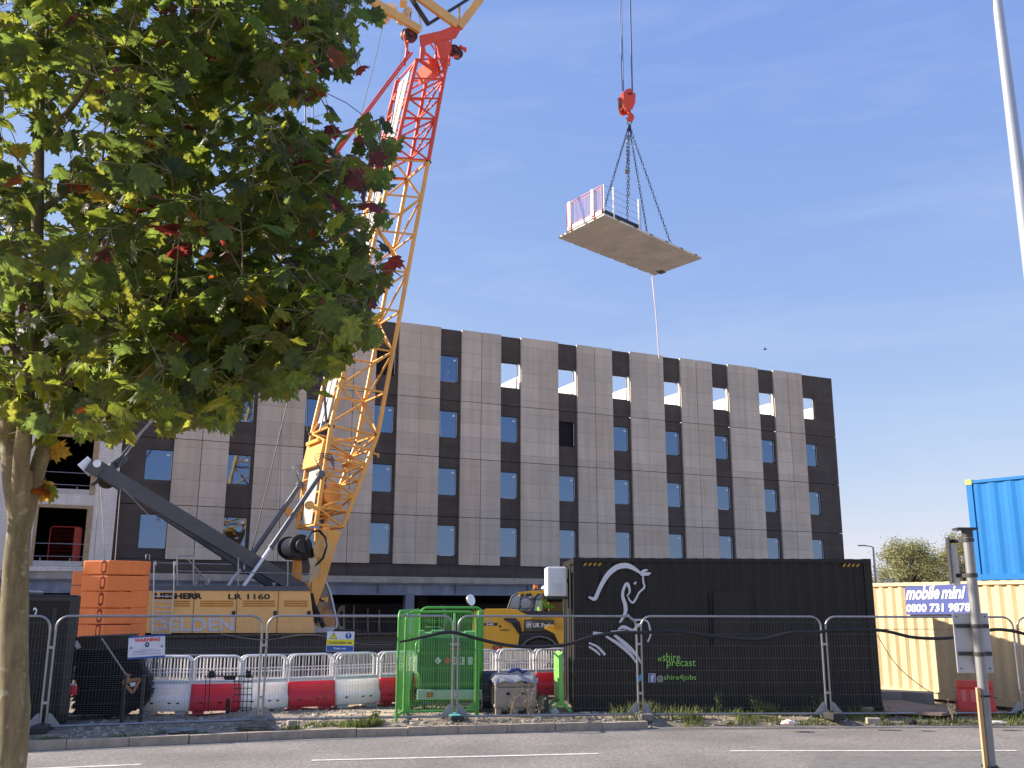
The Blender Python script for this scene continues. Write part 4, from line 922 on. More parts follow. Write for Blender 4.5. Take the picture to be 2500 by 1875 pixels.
m = MB()
for i in range(3): p = c-d*(.2-.17*i)-e*.13; m.beam(p+EZ*.24, p+e*.05+EZ*.46, .09, .03, e)
m.build('rib', mat('barrier_red_rib', (.70, .14, .11), .5), redbody)
# =================================================================== fence
fm = galv
FP = [(-8.51, 16.04), (-7.81, 16.9), (-4.45, 17.98), (-1.0, 18.56), (2.5, 18.97), (6.13, 19.2), (10.0, 19.44), (13.6, 19.6)]
FP[0] = (-11.1, 15.7)
def fence_panel(L_, H_=1.86):
    t_ = thing('mesh_fence', '', 'fence panel', (0, 0, 0), 0, 'mesh fence panels along the road'); r = .021
    m = MB(); P = [(x, 0, z) for x, z in roundrect(L_, H_, .2, 6, .0)]; m.tube(P, r, 8); m.tube([(0, 0, .06), (L_, 0, .06)], r, 8)
    m.build('frame', fm, t_, local=True)
    m = MB(); n_ = int(L_/.052)
    for i in range(1, n_):
        x = L_*i/n_; zt = H_-.01
        if x < .2: zt = H_-.2+math.sqrt(max(0, .04-(.2-x)**2))
        if x > L_-.2: zt = H_-.2+math.sqrt(max(0, .04-(x-L_+.2)**2))
        m.tube([(x, -.012, .06), (x, -.012, zt)], .0012, 3, cap=False)
    for i in range(8): z = .18+i*.225; m.tube([(.0, -.016, z), (L_, -.016, z)], .0012, 3, cap=False)
    m.build('mesh', mat('mesh_wire', (.22, .22, .22), .5, .5, .1, 8), t_, local=True)
    m = MB()
    for x, s in ((.022, 1), (L_-.022, -1)): m.prism([(x, -.002, .08), (x+s*.2, -.002, .08), (x+s*.05, -.002, .26), (x, -.002, .28)], (0, .004, 0))
    m.build('corner_gusset', mat('dull_zinc', (.35, .35, .36), .6, .4), t_, local=True)
    m = MB()
    for z in (.42, 1.32): m.box(L_-.01, L_+.1, -.035, .035, z, z+.045)
    m.build('coupler', fm, t_, local=True)
    return t_
flab = ['mesh fence panel partly behind the maple trunk', 'mesh fence panel carrying the white warning sign', 'mesh fence panel carrying the construction site sign', 'mesh fence panel across the yellow telehandler and grey crate', 'mesh fence panel across the middle of the black container', 'mesh fence panel spanning the cream container and the sign post', 'mesh fence panel at the right edge of the photo']
PROTO = None
for i in range(7):
    a, b = V((*FP[i], 0)), V((*FP[i+1], 0)); L_ = (b-a).length-.09; ang = math.atan2((b-a).y, (b-a).x)
    if i in (1, 2, 3):
        pass
    if PROTO is None or abs(PROTO[1]-L_) > .02:
        t_ = fence_panel(L_); PROTO = (t_, L_); t_.location = a; t_.rotation_euler = (0, 0, ang)
        RM[t_.name] = Matrix.Translation(a) @ Matrix.Rotation(ang, 4, 'Z')
        for ch in t_.children: RM[ch.name] = RM[t_.name]
    else: t_ = dup(PROTO[0], a, ang)
    t_['label'] = flab[i]
    z_ = 0; t_.location.z = z_
ft = mat('recycled_rubber_foot', (.05, .048, .045), .9, 0, .3, 6, .2, 30); ftc = mat('concrete_foot', (.20, .185, .15), .9, 0, .2, 5, .2, 30)
flb = ['dark fence foot at the left, beside the maple trunk', 'dark fence foot under the joint between the two signs', 'teal topped fence foot in front of the green cage', 'pale concrete fence foot at the left of the black container', 'dark fence foot at the right end of the black container', 'fence foot near the right edge of the photo']
for i in range(6):
    p = V((*FP[i+1], 0)); p.x -= .05
    t_ = thing('ballast_block', flb[i], 'fence foot', tuple(p), .25, 'fence feet')
    m = MB(); m.cbox(-.13, .13, -.36, .34, -.03, .10, .025); m.cm = 1 if i == 2 else 0
    m.box(-.05, .05, -.1, .1, .1, .115); 
    if i == 2: m.box(-.12, .06, -.34, -.12, .101, .112)
    m.build('foot', [ftc if i in (3, 1) else ft, mat('teal_paint', (.10, .45, .42), .6)], t_, local=True)
# cable slung along the fence
def fpt(px, py, i): a, b = V((*FP[i], 0)), V((*FP[i+1], 0)); return onpl(px, py, a+V((.02, -.05, 0)), math.atan2((b-a).y, (b-a).x))
def smooth(P, k=6):
    Q = []
    for i in range(len(P)-1):
        p0, p1, p2, p3 = P[max(i-1, 0)], P[i], P[i+1], P[min(i+2, len(P)-1)]
        for j in range(k):
            t = j/k; Q.append(.5*((2*p1)+(p2-p0)*t+(2*p0-5*p1+4*p2-p3)*t*t+(3*p1-p0-3*p2+p3)*t**3))
    return Q+[P[-1]]
cbm = mat('cable_black', (.014, .014, .015), .55, 0, .2, 8)
pts = [fpt(870, 1569, 2), fpt(960, 1569, 2), fpt(1030, 1556, 2), fpt(1085, 1544, 2), fpt(1118, 1546, 2), fpt(1165, 1559, 3), fpt(1230, 1574, 3), fpt(1300, 1580, 3), fpt(1380, 1574, 3), fpt(1440, 1556, 3), fpt(1500, 1546, 3), fpt(1575, 1544, 3), fpt(1650, 1541, 4), fpt(1740, 1553, 4), fpt(1850, 1561, 4), fpt(1930, 1545, 4), fpt(2000, 1543, 4), fpt(2040, 1538, 5), fpt(2150, 1539, 5), fpt(2230, 1556, 5), fpt(2310, 1558, 5), fpt(2370, 1548, 5), fpt(2430, 1537, 5), fpt(2480, 1542, 5), fpt(2520, 1552, 6), fpt(2600, 1560, 6)]
cab_ = thing('power_cable', 'thick black power cable draped along the top half of the mesh fence', 'cable', tuple(pts[0]))
m = MB(); S_ = smooth(pts); rr = [.012+.020*min(1, i/18) for i in range(len(S_))]; m.tube(S_, rr, 7); m.build('sheath', cbm, cab_)
m = MB(); thin = smooth([fpt(540, 1548, 1), fpt(640, 1562, 1), fpt(760, 1550, 2), fpt(880, 1572, 2), fpt(960, 1572, 2)]); m.tube(thin, .010, 5)
tag(m.build('thin_cable', mat('grey_cable', (.12, .12, .12), .6)), 'thin grey cable looping along the fence left of the green cage', 'cable')
m = MB(); m.tube(smooth([fpt(2030, 1537, 5), fpt(2200, 1536, 5), fpt(2500, 1536, 5), fpt(2600, 1536, 6)]), .006, 4); m.tube(smooth([fpt(2142, 1551, 5), fpt(2190, 1625, 5), fpt(2262, 1684, 5), fpt(2300, 1694, 5)]), .009, 5)
tag(m.build('stray_wire', mat('brown_wire', (.16, .12, .08), .6)), 'thin stray wire drooping across the cream container', 'wire')
# signs on the fence
def fsign(name, lab, corners, i, lift=-.012):
    P = [fpt(x, y, i) for x, y in corners]; t_ = thing(name, lab, 'sign', tuple(P[3])); a, b = FP[i], FP[i+1]; d = V((b[0]-a[0], b[1]-a[1], 0)).normalized(); n_ = V((d.y, -d.x, 0)); return t_, [p+n_*.02 for p in P], n_
t_, P, n_ = fsign('warning_sign', 'white and blue warning sign tied to the fence at left', [(314, 1554.5), (404, 1549), (403, 1604), (311, 1610)], 1)
sblue = mat('sign_band_blue', (.02, .10, .38), .5); sred = mat('sign_red', (.62, .03, .03), .5); sgrey = mat('sign_small_print', (.22, .24, .30), .6); swhite = mat('sign_white', (.66, .68, .76), .5); syel = mat('sign_yellow', (.72, .66, .04), .5)
m = MB(); m.prism(P, -n_*.004); bdp = m.build('board', sblue, t_)
def sp_(u, v): return P[0].lerp(P[1], u).lerp(P[3].lerp(P[2], u), v)
def srect(mb, u0, v0, u1, v1, o): mb.poly([sp_(u, v)+n_*o for u, v in ((u0, v0), (u1, v0), (u1, v1), (u0, v1))])
def stext(mb, s, u0, v0, u1, v1, o=.004, b=0): text_on(mb, s, sp_(u0, v1), sp_(u1, v1), sp_(u0, v0), n_, o, b)
m = MB(); srect(m, .005, .07, .995, .92, .0025); m.build('face', swhite, bdp)
m = MB(); m.cm = 0; stext(m, 'WARNING', .16, .10, .86, .27, .004, .05)
m.cm = 1; stext(m, 'THESE PREMISES HAVE 24 HOUR', .13, .66, .88, .72, .004, .02); stext(m, 'C.C.T.V. SECURITY SURVEILLANCE', .12, .77, .88, .83, .004, .02); srect(m, .30, .60, .72, .615, .004)
for u in (.06, .88): srect(m, u, .45, u+.06, .56, .004)
m.cm = 2; m.poly([sp_(.51+.062*math.cos(a*.4), .40+.115*math.sin(a*.4))+n_*.004 for a in range(16)]); m.cm = 3; m.poly([sp_(.515+.025*math.cos(a*.4), .39+.03*math.sin(a*.4))+n_*.005 for a in range(16)])
m.build('lettering', [sred, sgrey, mat('sign_globe', (.015, .06, .13), .5), swhite], bdp)
t_, P, n_ = fsign('construction_sign', 'white yellow and blue construction site keep out sign', [(799, 1541.5), (866, 1542), (863, 1591), (796, 1590)], 2)
m = MB(); m.prism(P, -n_*.004); bdp = m.build('board', swhite, t_)
m = MB(); m.cm = 0; srect(m, .0, .40, 1, .68, .003); m.cm = 1; srect(m, .02, .71, .98, .98, .003); m.cm = 2; stext(m, 'Construction site', .08, .47, .92, .62, .004, .02); m.cm = 3; stext(m, 'Keep out', .27, .78, .72, .92, .004, .02)
m.cm = 2; m.poly([sp_(u, v)+n_*.003 for u, v in ((.24, .04), (.38, .36), (.10, .36))]); m.cm = 0; m.poly([sp_(u, v)+n_*.004 for u, v in ((.24, .09), (.35, .335), (.13, .335))])
m.cm = 2; srect(m, .228, .15, .252, .25, .005); srect(m, .228, .27, .252, .31, .005)
m.cm = 1; m.poly([sp_(.78+.115*math.cos(a*.3), .21+.16*math.sin(a*.3))+n_*.003 for a in range(21)]); m.cm = 3; m.poly([sp_(u, v)+n_*.004 for u, v in ((.75, .09), (.81, .09), (.795, .24), (.765, .24))]); m.poly([sp_(.78+.02*math.cos(a*.6), .30+.025*math.sin(a*.6))+n_*.004 for a in range(11)])
m.build('lettering', [syel, sblue, blk, swhite], bdp)
# =================================================================== water filled barriers with mesh tops
BP = [(-7.1, 19.18), (-6.19, 19.27), (-5.26, 19.5), (-4.43, 19.96), (-3.57, 20.43), (-2.73, 21.0), (-1.92, 21.45), (-1.08, 21.9), (-.24, 22.3), (.6, 22.65), (1.5, 22.95)]
bw = mat('barrier_white', (.92, .86, .82), .45, 0, .05, 2, dirt=(.78, .70, .62), dscale=2); br = mat('barrier_red', (.66, .02, .045), .42, 0, .06, 2)
for q_ in (bw, br): p_ = q_.node_tree.nodes['Principled BSDF']; p_.inputs['Subsurface Weight'].default_value = .85; p_.inputs['Subsurface Scale'].default_value = .4; p_.inputs['Subsurface Radius'].default_value = (1, .9, .85)
bmw = mat('barrier_mesh_white', (.80, .78, .77), .45)
def barrier(mt):
    t_ = thing('traffic_barrier', '', 'barrier', (0, 0, 0), 0, 'red and white barriers along the site edge'); L_ = .93
    pr = [(0, .05), (.42, .05), (.42, .26), (.36, .34), (.34, .55), (.08, .55), (.06, .34), (0, .26)]
    m = MB(); b = bmesh.new(); P0 = [b.verts.new((.008, y, z)) for y, z in pr]; P1 = [b.verts.new((L_-.008, y, z)) for y, z in pr]; b.faces.new(P0[::-1]); b.faces.new(P1); k = len(pr)
    for i in range(k): b.faces.new((P0[i], P0[(i+1) % k], P1[(i+1) % k], P1[i]))
    bmesh.ops.recalc_face_normals(b, faces=b.faces); bmesh.ops.bevel(b, geom=list(b.edges), offset=.018, segments=2, profile=.5, affect='EDGES'); b.verts.index_update()
    m.add([v.co.copy() for v in b.verts], [[v.index for v in f.verts] for f in b.faces], True); b.free()
    for x in (.06, .66): m.box(x, x+.2, .02, .4, -.02, .06)
    m.build('base', mt, t_, local=True)
    m = MB(); m.box(.18, .24, -.003, .01, .19, .215); m.box(.52, .58, -.003, .01, .19, .215); m.box(.68, .74, -.003, .01, .19, .215); m.build('slot', dark, t_, local=True)
    for y in (.10, .32):
        m = MB(); m.tube([(x+.02, y, z) for x, z in roundrect(L_-.06, .52, .13, 5, .54)], .02, 6); m.tube([(.03, y, .60), (L_-.05, y, .60)], .02, 6); m.box(.04, L_-.06, y-.008, y+.008, .54, .60)
        for i in range(13): x = .07+(L_-.17)*i/12; m.tube([(x, y, .60), (x, y, 1.045)], .006, 4, cap=False)
        for z in (.76, .82): m.tube([(.03, y, z), (L_-.05, y, z)], .005, 4, cap=False)
        m.build('mesh_panel', bmw, t_, local=True)
    return t_
PW = barrier(bw); PR = barrier(br); uw = ur = True
blab = ['white barrier at the left end of the row beside the dark stack', 'leftmost red barrier in the row', 'white barrier between the two left red barriers', 'red barrier below the construction site sign', 'white barrier just left of the red one by the green cage', 'red barrier partly behind the left edge of the green cage', 'white barrier hidden behind the green fuel tank', 'red barrier behind the grey crate, right of the fuel tank', 'white barrier behind the right half of the grey crate', 'red barrier beside the green barrier seen edge on', 'white barrier at the far right end of the row']
for i in range(10):
    a, b = V((*BP[i], 0)), V((*BP[i+1], 0)); ang = math.atan2((b-a).y, (b-a).x); wht_ = i % 2 == 0
    if wht_ and uw: t_ = PW; uw = False
    elif not wht_ and ur: t_ = PR; ur = False
    else: t_ = dup(PW if wht_ else PR, a, ang)
    t_.location = a; t_.rotation_euler = (0, 0, ang); t_['label'] = blab[i]; t_.scale = (((b-a).length/.93), 1, 1)
    if t_ in (PW, PR): RM[t_.name] = Matrix.Translation(a) @ Matrix.Rotation(ang, 4, 'Z')
cw = None
clab = ['grey pedestrian barrier under the crane, behind the warning sign', 'grey pedestrian barrier behind the leftmost red barrier', 'grey pedestrian barrier behind the construction sign', 'grey pedestrian barrier left of the green cage, behind the barrier row']
for i, (a, b) in enumerate((((-8.6, 22.4), (-6.3, 22.7)), ((-6.2, 22.7), (-4.1, 23.1)), ((-4.9+.9, 23.15), (-2.5, 23.7)), ((-2.4, 23.7), (-.6, 24.3)))):
    a, b = V((*a, 0)), V((*b, 0)); ang = math.atan2((b-a).y, (b-a).x)
    if cw is None:
        cw = thing('crowd_barrier', '', 'barrier', tuple(a), ang, 'grey pedestrian barriers in front of the crane'); L_ = 2.2
        m = MB(); m.tube([(x, 0, z) for x, z in roundrect(L_, .82, .16, 5, .1)], .02, 6); m.tube([(0, 0, .2), (L_, 0, .2)], .018, 6); m.build('frame', galv, cw, local=True)
        m = MB()
        for j in range(1, 20): m.tube([(L_*j/20, 0, .2), (L_*j/20, 0, .91)], .008, 4, cap=False)
        m.build('bars', galv, cw, local=True)
        m = MB()
        for x in (.3, L_-.3): m.beam((x, -.3, .02), (x, .3, .02), .05, .03); m.tube([(x, 0, .02), (x, 0, .2)], .02, 5)
        m.build('feet', galv, cw, local=True); t_ = cw
    else: t_ = dup(cw, a, ang)
    t_['label'] = clab[i]
# =================================================================== green cage and fuel trailer
gpl = mat('green_powder_coat', (.10, .40, .065), .4, 0, .06, 3)
def green_panel(w, h, lab, loc, ang, n_=30):
    t_ = thing('green_mesh_fence', lab, 'fence panel', loc, ang, 'green mesh panels round the fuel trailer')
    m = MB(); m.tube([(x, 0, z) for x, z in roundrect(w, h, .16, 6, 0)], .023, 8); m.tube([(0, 0, .1), (w, 0, .1)], .022, 8); m.build('frame', gpl, t_, local=True)
    m = MB()
    for i in range(1, n_): m.tube([(w*i/n_, 0, .1), (w*i/n_, 0, h-.03)], .0022, 4, cap=False)
    for i in range(6):
        for z in (.28+i*.29, .31+i*.29): m.tube([(.02, .005, z), (w-.02, .005, z)], .0025, 4, cap=False)
    m.build('mesh', gpl, t_, local=True)
    m = MB()
    for x, s in ((.03, 1), (w-.03, -1)): m.prism([(x, -.003, .1), (x+s*.16, -.003, .1), (x+s*.04, -.003, .24), (x, -.003, .26)], (0, .006, 0))
    m.build('gusset', gpl, t_, local=True); return t_
pA = gnd(985, 1752); pB = gnd(1161, 1747); pB0 = V((pB.x, pB.y, 0)); wA = (pB0-pA).length
green_panel(wA, 1.93, 'front green mesh panel directly before the fuel tank', tuple(pA), math.atan2((pB0-pA).y, (pB0-pA).x))
pC = gnd(967, 1763); pD = V((-1.95, 21.0, 0))
green_panel((pD-pC).length, 1.95, 'left side green mesh panel of the cage, seen nearly edge on', tuple(pC), math.atan2((pD-pC).y, (pD-pC).x), 40)
pE = pB0+V((.04, .02, 0)); pF = V((-.62, 21.4, 0)); green_panel((pF-pE).length, 1.93, 'right side green mesh panel of the cage, seen nearly edge on', tuple(pE), math.atan2((pF-pE).y, (pF-pE).x), 40)
green_panel((pF-pD).length, 2.0, 'rear green mesh panel standing behind the fuel tank', tuple(pD), math.atan2((pF-pD).y, (pF-pD).x))
# fuel trailer
TY = 19.75; tc_ = (atY(1095, 1700, TY)); fuel = thing('fuel_trailer', 'green fuel tank on a two wheeled trailer inside the green cage', 'trailer', (tc_.x, TY, 0), 0.06)
gt = mat('tank_green', (.016, .105, .028), .4, 0, .08, 1.5, dirt=(.014, .07, .024)); gl = mat('tank_green_light', (.13, .36, .14), .4, 0, .05, 2)
m = MB(); m.cbox(-.60, .60, .0, 1.35, .42, 1.42, .05); tank = m.build('tank', gt, fuel, local=True)
m = MB(); m.prism([(-.58, .05, 1.42), (.58, .05, 1.42), (.50, .05, 1.50), (-.50, .05, 1.50)], (0, 1.2, 0)); m.cbox(-.62, -.50, .02, .3, 1.36, 1.56, .02); m.cbox(-.38, -.1, .2, .5, 1.50, 1.56, .02); m.cbox(.3, .62, .1, .6, 1.45, 1.54, .02)
m.build('lid', gl, tank, local=True)
m = MB(); m.tube([(-.63, .08, 1.34), (-.66, .02, 1.3), (-.66, .02, 1.15), (-.63, .08, 1.1)], .02, 6); m.box(-.64, -.605, .0, .9, .75, 1.15); m.tube([(.1, .4, 1.5), (.1, .4, 1.9)], .03, 6); m.tube([(-.5, .3, 1.62), (-.2, .3, 1.62), (-.1, .35, 1.5)], .012, 5); m.build('fitting', gl, tank, local=True)
m = MB(); m.cbox(-.62, .66, -.05, .03, .24, .43, .015); bp_ = m.build('bumper', mat('bumper_grey_green', (.30, .40, .36), .5), fuel, local=True)
for x in (-.42, .5):
    m = MB(); m.box(x, x+.12, -.066, -.052, .29, .38); m.cm = 1; m.box(x+.05, x+.07, -.072, -.067, .295, .375); m.build('tail_light', [mat('lamp_red', (.30, .04, .01), .3), mat('lamp_amber', (.5, .2, .02), .3)], bp_, local=True)
for x in (-1.0, .70):
    m = MB(); pr = [(.34*math.cos(a*.2618), .34*math.sin(a*.2618)+.34) for a in range(24)]
    m.cyl((x, .55, .33), (1, 0, 0), .33, .26, 26); wh = m.build('wheel', black, fuel, local=True)
    m = MB(); m.cyl((x-.004, .55, .33), (1, 0, 0), .18, .03, 20); m.cyl((x+.234, .55, .33), (1, 0, 0), .18, .03, 20); m.build('rim', mat('rim_grey', (.4, .4, .4), .4, .5), wh, local=True)
    m = MB()
    for j in range(9):
        a, b = math.pi*(.02+.96*j/9), math.pi*(.02+.96*(j+1)/9)
        m.beam((x+.13, .55-.38*math.cos(a), .36+.38*math.sin(a)), (x+.13, .55-.38*math.cos(b), .36+.38*math.sin(b)), .30, .02)
    m.box(x-.02, x+.28, .14, .17, .2, .37); m.build('mudguard', mat('mudguard_black', (.018, .018, .02), .5), fuel, local=True)
m = MB(); m.box(-.7, .95, .5, .6, .3, .4); m.box(-.08, .08, 1.3, 2.2, .32, .42); m.build('chassis', dsteel, fuel, local=True)
m = MB()
def lp(x, z): return V((x, -.004, z))
for i, (x, w_) in enumerate(((-.22, 0), (-.03, 1))): m.cm = w_; m.poly([lp(x-.065, .98), lp(x, .905), lp(x+.065, .98), lp(x, 1.055)])
m.cm = 2
for x in (.09, .21, .37): m.poly([lp(x, .90), lp(x+.1, .90), lp(x+.1, 1.05), lp(x, 1.05)])
m.cm = 3
for x in (.11, .16, .23): m.poly([V((x, -.006, .93)), V((x+.02, -.006, .93)), V((x+.02, -.006, 1.03)), V((x, -.006, 1.03))])
m.cm = 0; text_on(m, 'WESTERN', (0, -.001, 1.28), (.2, -.001, 1.28), (0, -.001, 1.315), (0, -1, 0), .006, .03); m.cm = 1; m.poly([lp(0, 1.2), lp(.22, 1.2), lp(.22, 1.215), lp(0, 1.215)])
m.cm = 3; text_on(m, 'L', (-.24, -.001, .95), (-.2, -.001, .95), (-.24, -.001, 1.0), (0, -1, 0), .008, .03)
m.build('hazard_label', [mat('label_white', (.6, .62, .6), .5), mat('label_red', (.5, .06, .03), .5), mat('label_grey', (.35, .45, .40), .5), blk], tank, local=True)
# =================================================================== grey crate, green barrier on edge, planks and litter
crm = mat('weathered_crate', (.36, .305, .25), .85, 0, .25, 2.5, .2, 20, dirt=(.2, .17, .14)); wrapm = mat('cloudy_wrap', (.30, .31, .32), .35, 0, .2, 4, .3, 8, spec=.6)
t_ = thing('pallet_crate', 'grey weathered crate topped with cloudy plastic wrap among dry weeds', 'crate', (-.34, 19.35, 0), .12)
m = MB(); m.cbox(.02, .84, 0, .8, .12, .50, .03); m.cbox(.03, .83, .02, .78, .505, .70, .03); m.build('crate', crm, t_, local=True)
m = MB()
for x in (.05, .38, .70): m.box(x, x+.1, .0, .8, 0, .115)
m.build('pallet_block', crm, t_, local=True)
m = MB(); b = bmesh.new(); bmesh.ops.create_grid(b, x_segments=14, y_segments=12, size=.5); random.seed(2)
vs = []
for v in b.verts:
    x, y = v.co.x, v.co.y; e_ = max(abs(x), abs(y))*2; z = .72 if e_ < .90 else .72-(e_-.90)*1.1*(1+.6*noise.noise(V((x*5, y*5, 0))))
    vs.append((.43+x*.9+.03*noise.noise(V((x*6, y*6, 3))), .4+y*.86, z+.02*noise.noise(V((x*5, y*5, 7)))))
b.verts.index_update(); m.add(vs, [[v.index for v in f.verts] for f in b.faces], True); b.free(); m.build('plastic_wrap', wrapm, t_, local=True, recalc=False)
m = MB(); P = [V((.3+.1*i, .2+.05*(i % 2), .77+.03*(i % 3))) for i in range(5)]; m.tube(P, [.02, .04, .03, .04, .01], 6); tb = m.build('blue_tarp', mat('blue_tarp', (.02, .03, .22), .5), t_, local=True)
m = MB(); m.box(-.002, .022, -.006, .0, .2, .5)
for x, z in ((.30, .58), (.6, .58), (.25, .36), (.55, .36)): m.box(x, x+.07, -.004, .004, z, z+.05)
m.build('slot', dark, t_, local=True)
t_ = thing('edge_on_barrier', 'bright green plastic barrier seen edge on beside the black container', 'barrier', tuple(gnd(1371, 1738)), math.radians(94))
lgp = mat('bright_green_plastic', (.22, .62, .10), .45, 0, .05, 2)
m = MB(); m.prism([(0, -.045, .22), (0, .045, .22), (0, .05, 1.08), (0, -.03, 1.13)], (.9, 0, 0)); m.build('panel', lgp, t_, local=True)
for x in (.05, .8):
    m = MB(); m.beam((x, 0, .25), (x, 0, .1), .07, .06, (1, 0, 0)); m.beam((x, 0, .2), (x, -.2, .0), .06, .04, (1, 0, 0)); m.beam((x, 0, .2), (x, .2, .0), .06, .04, (1, 0, 0)); m.build('foot', lgp, t_, local=True)
pl = mat('plywood', (.52, .40, .27), .8, 0, .12, 3)
P = [gnd(x, y, .02) for x, y in ((795, 1750), (955, 1750), (975, 1735), (830, 1735))]; m = MB(); m.prism(P, V((0, 0, .02))); tag(m.build('plywood_sheet', pl), 'pale plywood sheet lying on the ground left of the green cage', 'board')
brick_ = mat('broken_block', (.34, .29, .23), .9, 0, .2, 4, .2, 20)
for i, (x, y, w_, h_, a_, lb) in enumerate(((2118, 1738, .20, .09, .2, 'small pale brick at the right end of the black container'), (2132, 1765, .24, .09, -.1, 'brick lying on the grass below the fence at the right'), (712, 1778, .16, .13, .5, 'small brown block by the kerb left of the plywood'), (1428, 1746, .22, .06, .1, 'thin pale slab leaning at the left foot of the black container'), (1275, 1712, .24, .3, .4, 'dark rounded block just right of the grey crate') )):
    p = gnd(x, y) if i != 4 else V((.62, 19.9, 0)); t_ = thing('loose_block', lb, 'block', tuple(p), a_, None if i != 9 else None); m = MB(); m.cbox(-w_/2, w_/2, -.07, .07, -.02, h_, .015); m.build('block', brick_ if i != 4 else mat('dark_block', (.07, .065, .06), .9), t_, local=True)
def crumple(name, lab, cat, px, py, sx, sy, sz, mt, seed):
    b = bmesh.new(); bmesh.ops.create_icosphere(b, subdivisions=3, radius=1); p = gnd(px, py); m = MB(); vs = []
    for v in b.verts:
        k = 1+.45*noise.noise(v.co*2.2+V((seed, 0, 0)))+.2*noise.noise(v.co*6+V((seed, 3, 0))); vs.append(p+V((v.co.x*sx*k, v.co.y*sy*k, max(-.01, sz*.5+v.co.z*sz*k))))
    b.verts.index_update(); m.add(vs, [[v.index for v in f.verts] for f in b.faces], False); b.free(); tag(m.build(name, mt), lab, cat)
crumple('plastic_bag', 'crumpled white and red plastic bag on the grass by the fence', 'litter', 1926, 1769, .13, .1, .055, mat('bag_white', (.72, .66, .63), .5, 0, .3, 9, dirt=(.6, .12, .08), dscale=6), 3)
crumple('grey_sheet', 'crumpled grey plastic sheet lying behind the kerb at left', 'litter', 440, 1788, .38, .1, .05, mat('grey_plastic', (.20, .21, .22), .5, 0, .2, 6), 8)
crumple('white_stone', 'white rock beside the feet of the green edge on barrier', 'stone', 1355, 1742, .07, .06, .06, mat('white_rock', (.62, .57, .5), .8), 12)
crumple('fallen_sheet', 'dark grey mound of rubble against the fence foot near the kerb', 'rubble', 620, 1782, .3, .12, .06, mat('rubble_grey', (.15, .135, .11), .9, 0, .3, 5), 5)
crumple('black_lump', 'small black lump in the grass below the cream container', 'rubble', 2226, 1767, .09, .07, .05, black, 21)
crumple('pale_lump', 'pale stones in the grass right of the sign post', 'stone', 2435, 1766, .17, .07, .03, mat('white_rock', (.62, .57, .5), .8), 31)
# =================================================================== dark things at the left
CBR = .40; _p = atY(193, 1460, 17.5); CB0 = V((_p.x, 17.5, 0))-V((math.cos(CBR), math.sin(CBR), 0))*6.0  # cabin stretched out of frame so its shadow covers the verge
t_ = thing('black_cabin', 'black steel container with white number and grey tarps on its roof', 'container', tuple(CB0), CBR)
m = MB(); m.cbox(0, 6, 0, 2.3, .05, 2.22, .03); bcab = m.build('body', cblk, t_, local=True)
m = MB(); m.box(5.6, 5.66, -.012, .0, .3, 2.0); m.box(5.86, 6, -.012, .0, .2, 2.19); m.box(0, 6, -.014, .0, 2.12, 2.19); m.build('edge_rail', dsteel, t_, local=True)
def cbp(x, y): return onpl(x, y, V(CB0), CBR)
m = MB(); text_on(m, '2', cbp(81, 1507), cbp(92, 1507), cbp(81, 1483), (math.sin(CBR), -math.cos(CBR), 0), .02, .03); m.build('number', white, t_)
m = MB()
for i in range(5): y = .2+.3*i; m.tube([(2.6+.2*i, y, 2.25), (4.2, y+.1, 2.29), (5.4-.2*i, y, 2.25)], [.05, .07, .03], 8)
m.build('rolled_tarp', mat('grey_tarp', (.20, .21, .20), .7, 0, .2, 5), t_, local=True)
# dark heap of layered sheets
t_ = thing('stacked_sheets', 'dark stack of ragged black sheets below the orange counterweights', 'stack of sheets', (-8.0, 18.35, 0), .25)
PA = V((-8.0, 18.35, 0))
def lh(px, py): return onpl(px, py, PA, .25)
blkpl = mat('black_plastic_sheet', (.012, .013, .016), .6, 0, .3, 4)
m = MB(); random.seed(9); prof = [(1560, 392), (1590, 330), (1610, 338), (1640, 352), (1660, 366), (1690, 368), (1710, 366), (1725, 352), (1740, 322), (1752, 296)]
def rx(y):
    for (a, b), (c, d) in zip(prof, prof[1:]):
        if a <= y <= c: return b+(d-b)*(y-a)/(c-a)
    return prof[-1][1]
for i in range(34):
    y = 1590+i*4.7; x1 = rx(y)+random.uniform(-4, 3); x0 = 177+random.uniform(-5, 5); a, b = lh(x0, y), lh(x1, y); e = V((-math.sin(.25), math.cos(.25), 0))
    m.prism([a, b, b+e*1.0, a+e*1.0], EZ*.018)
m.build('sheet', blkpl, t_)
m = MB(); a, b, c, d = lh(178, 1557), lh(320, 1550), lh(318, 1582), lh(188, 1590); m.prism([a, b, c, d], V((-.2, .9, 0))); m.build('top_board', mat('dark_brown_board', (.035, .028, .022), .8, 0, .3, 3), t_)
m = MB(); a, b = lh(186, 1565), lh(196, 1582); m.beam(a+V((0, -.02, 0)), b+V((0, -.02, 0)), .06, .01, (0, 1, 0)); a, b = lh(180, 1566), lh(190, 1584); m.beam(a+V((0, -.02, 0)), b+V((0, -.02, 0)), .02, .01, (0, 1, 0)); m.build('white_tag', white, t_)
FH = V((-7.55, 17.75, 0))
def fh(px, py): return onpl(px, py, FH, .3)
t_ = thing('tow_frame', 'rusty tan triangular tow frame on a long rod behind the fence', 'tow bar', tuple(fh(320, 1690)))
tanm = mat('rusty_tan_steel', (.34, .17, .07), .7, 0, .25, 8)
m = MB(); tri = [(300, 1664), (343, 1657), (324, 1692)]
for i in range(3): m.beam(fh(*tri[i]), fh(*tri[(i+1) % 3]), .05, .05)
m.tube([fh(312, 1668), fh(313, 1644), fh(317, 1650)], .035, 6); m.build('triangle', tanm, t_)
m = MB(); m.tube([fh(248, 1558), fh(319, 1664)], .016, 6); m.build('rod', mat('pale_rod', (.34, .30, .27), .5, .3), t_)
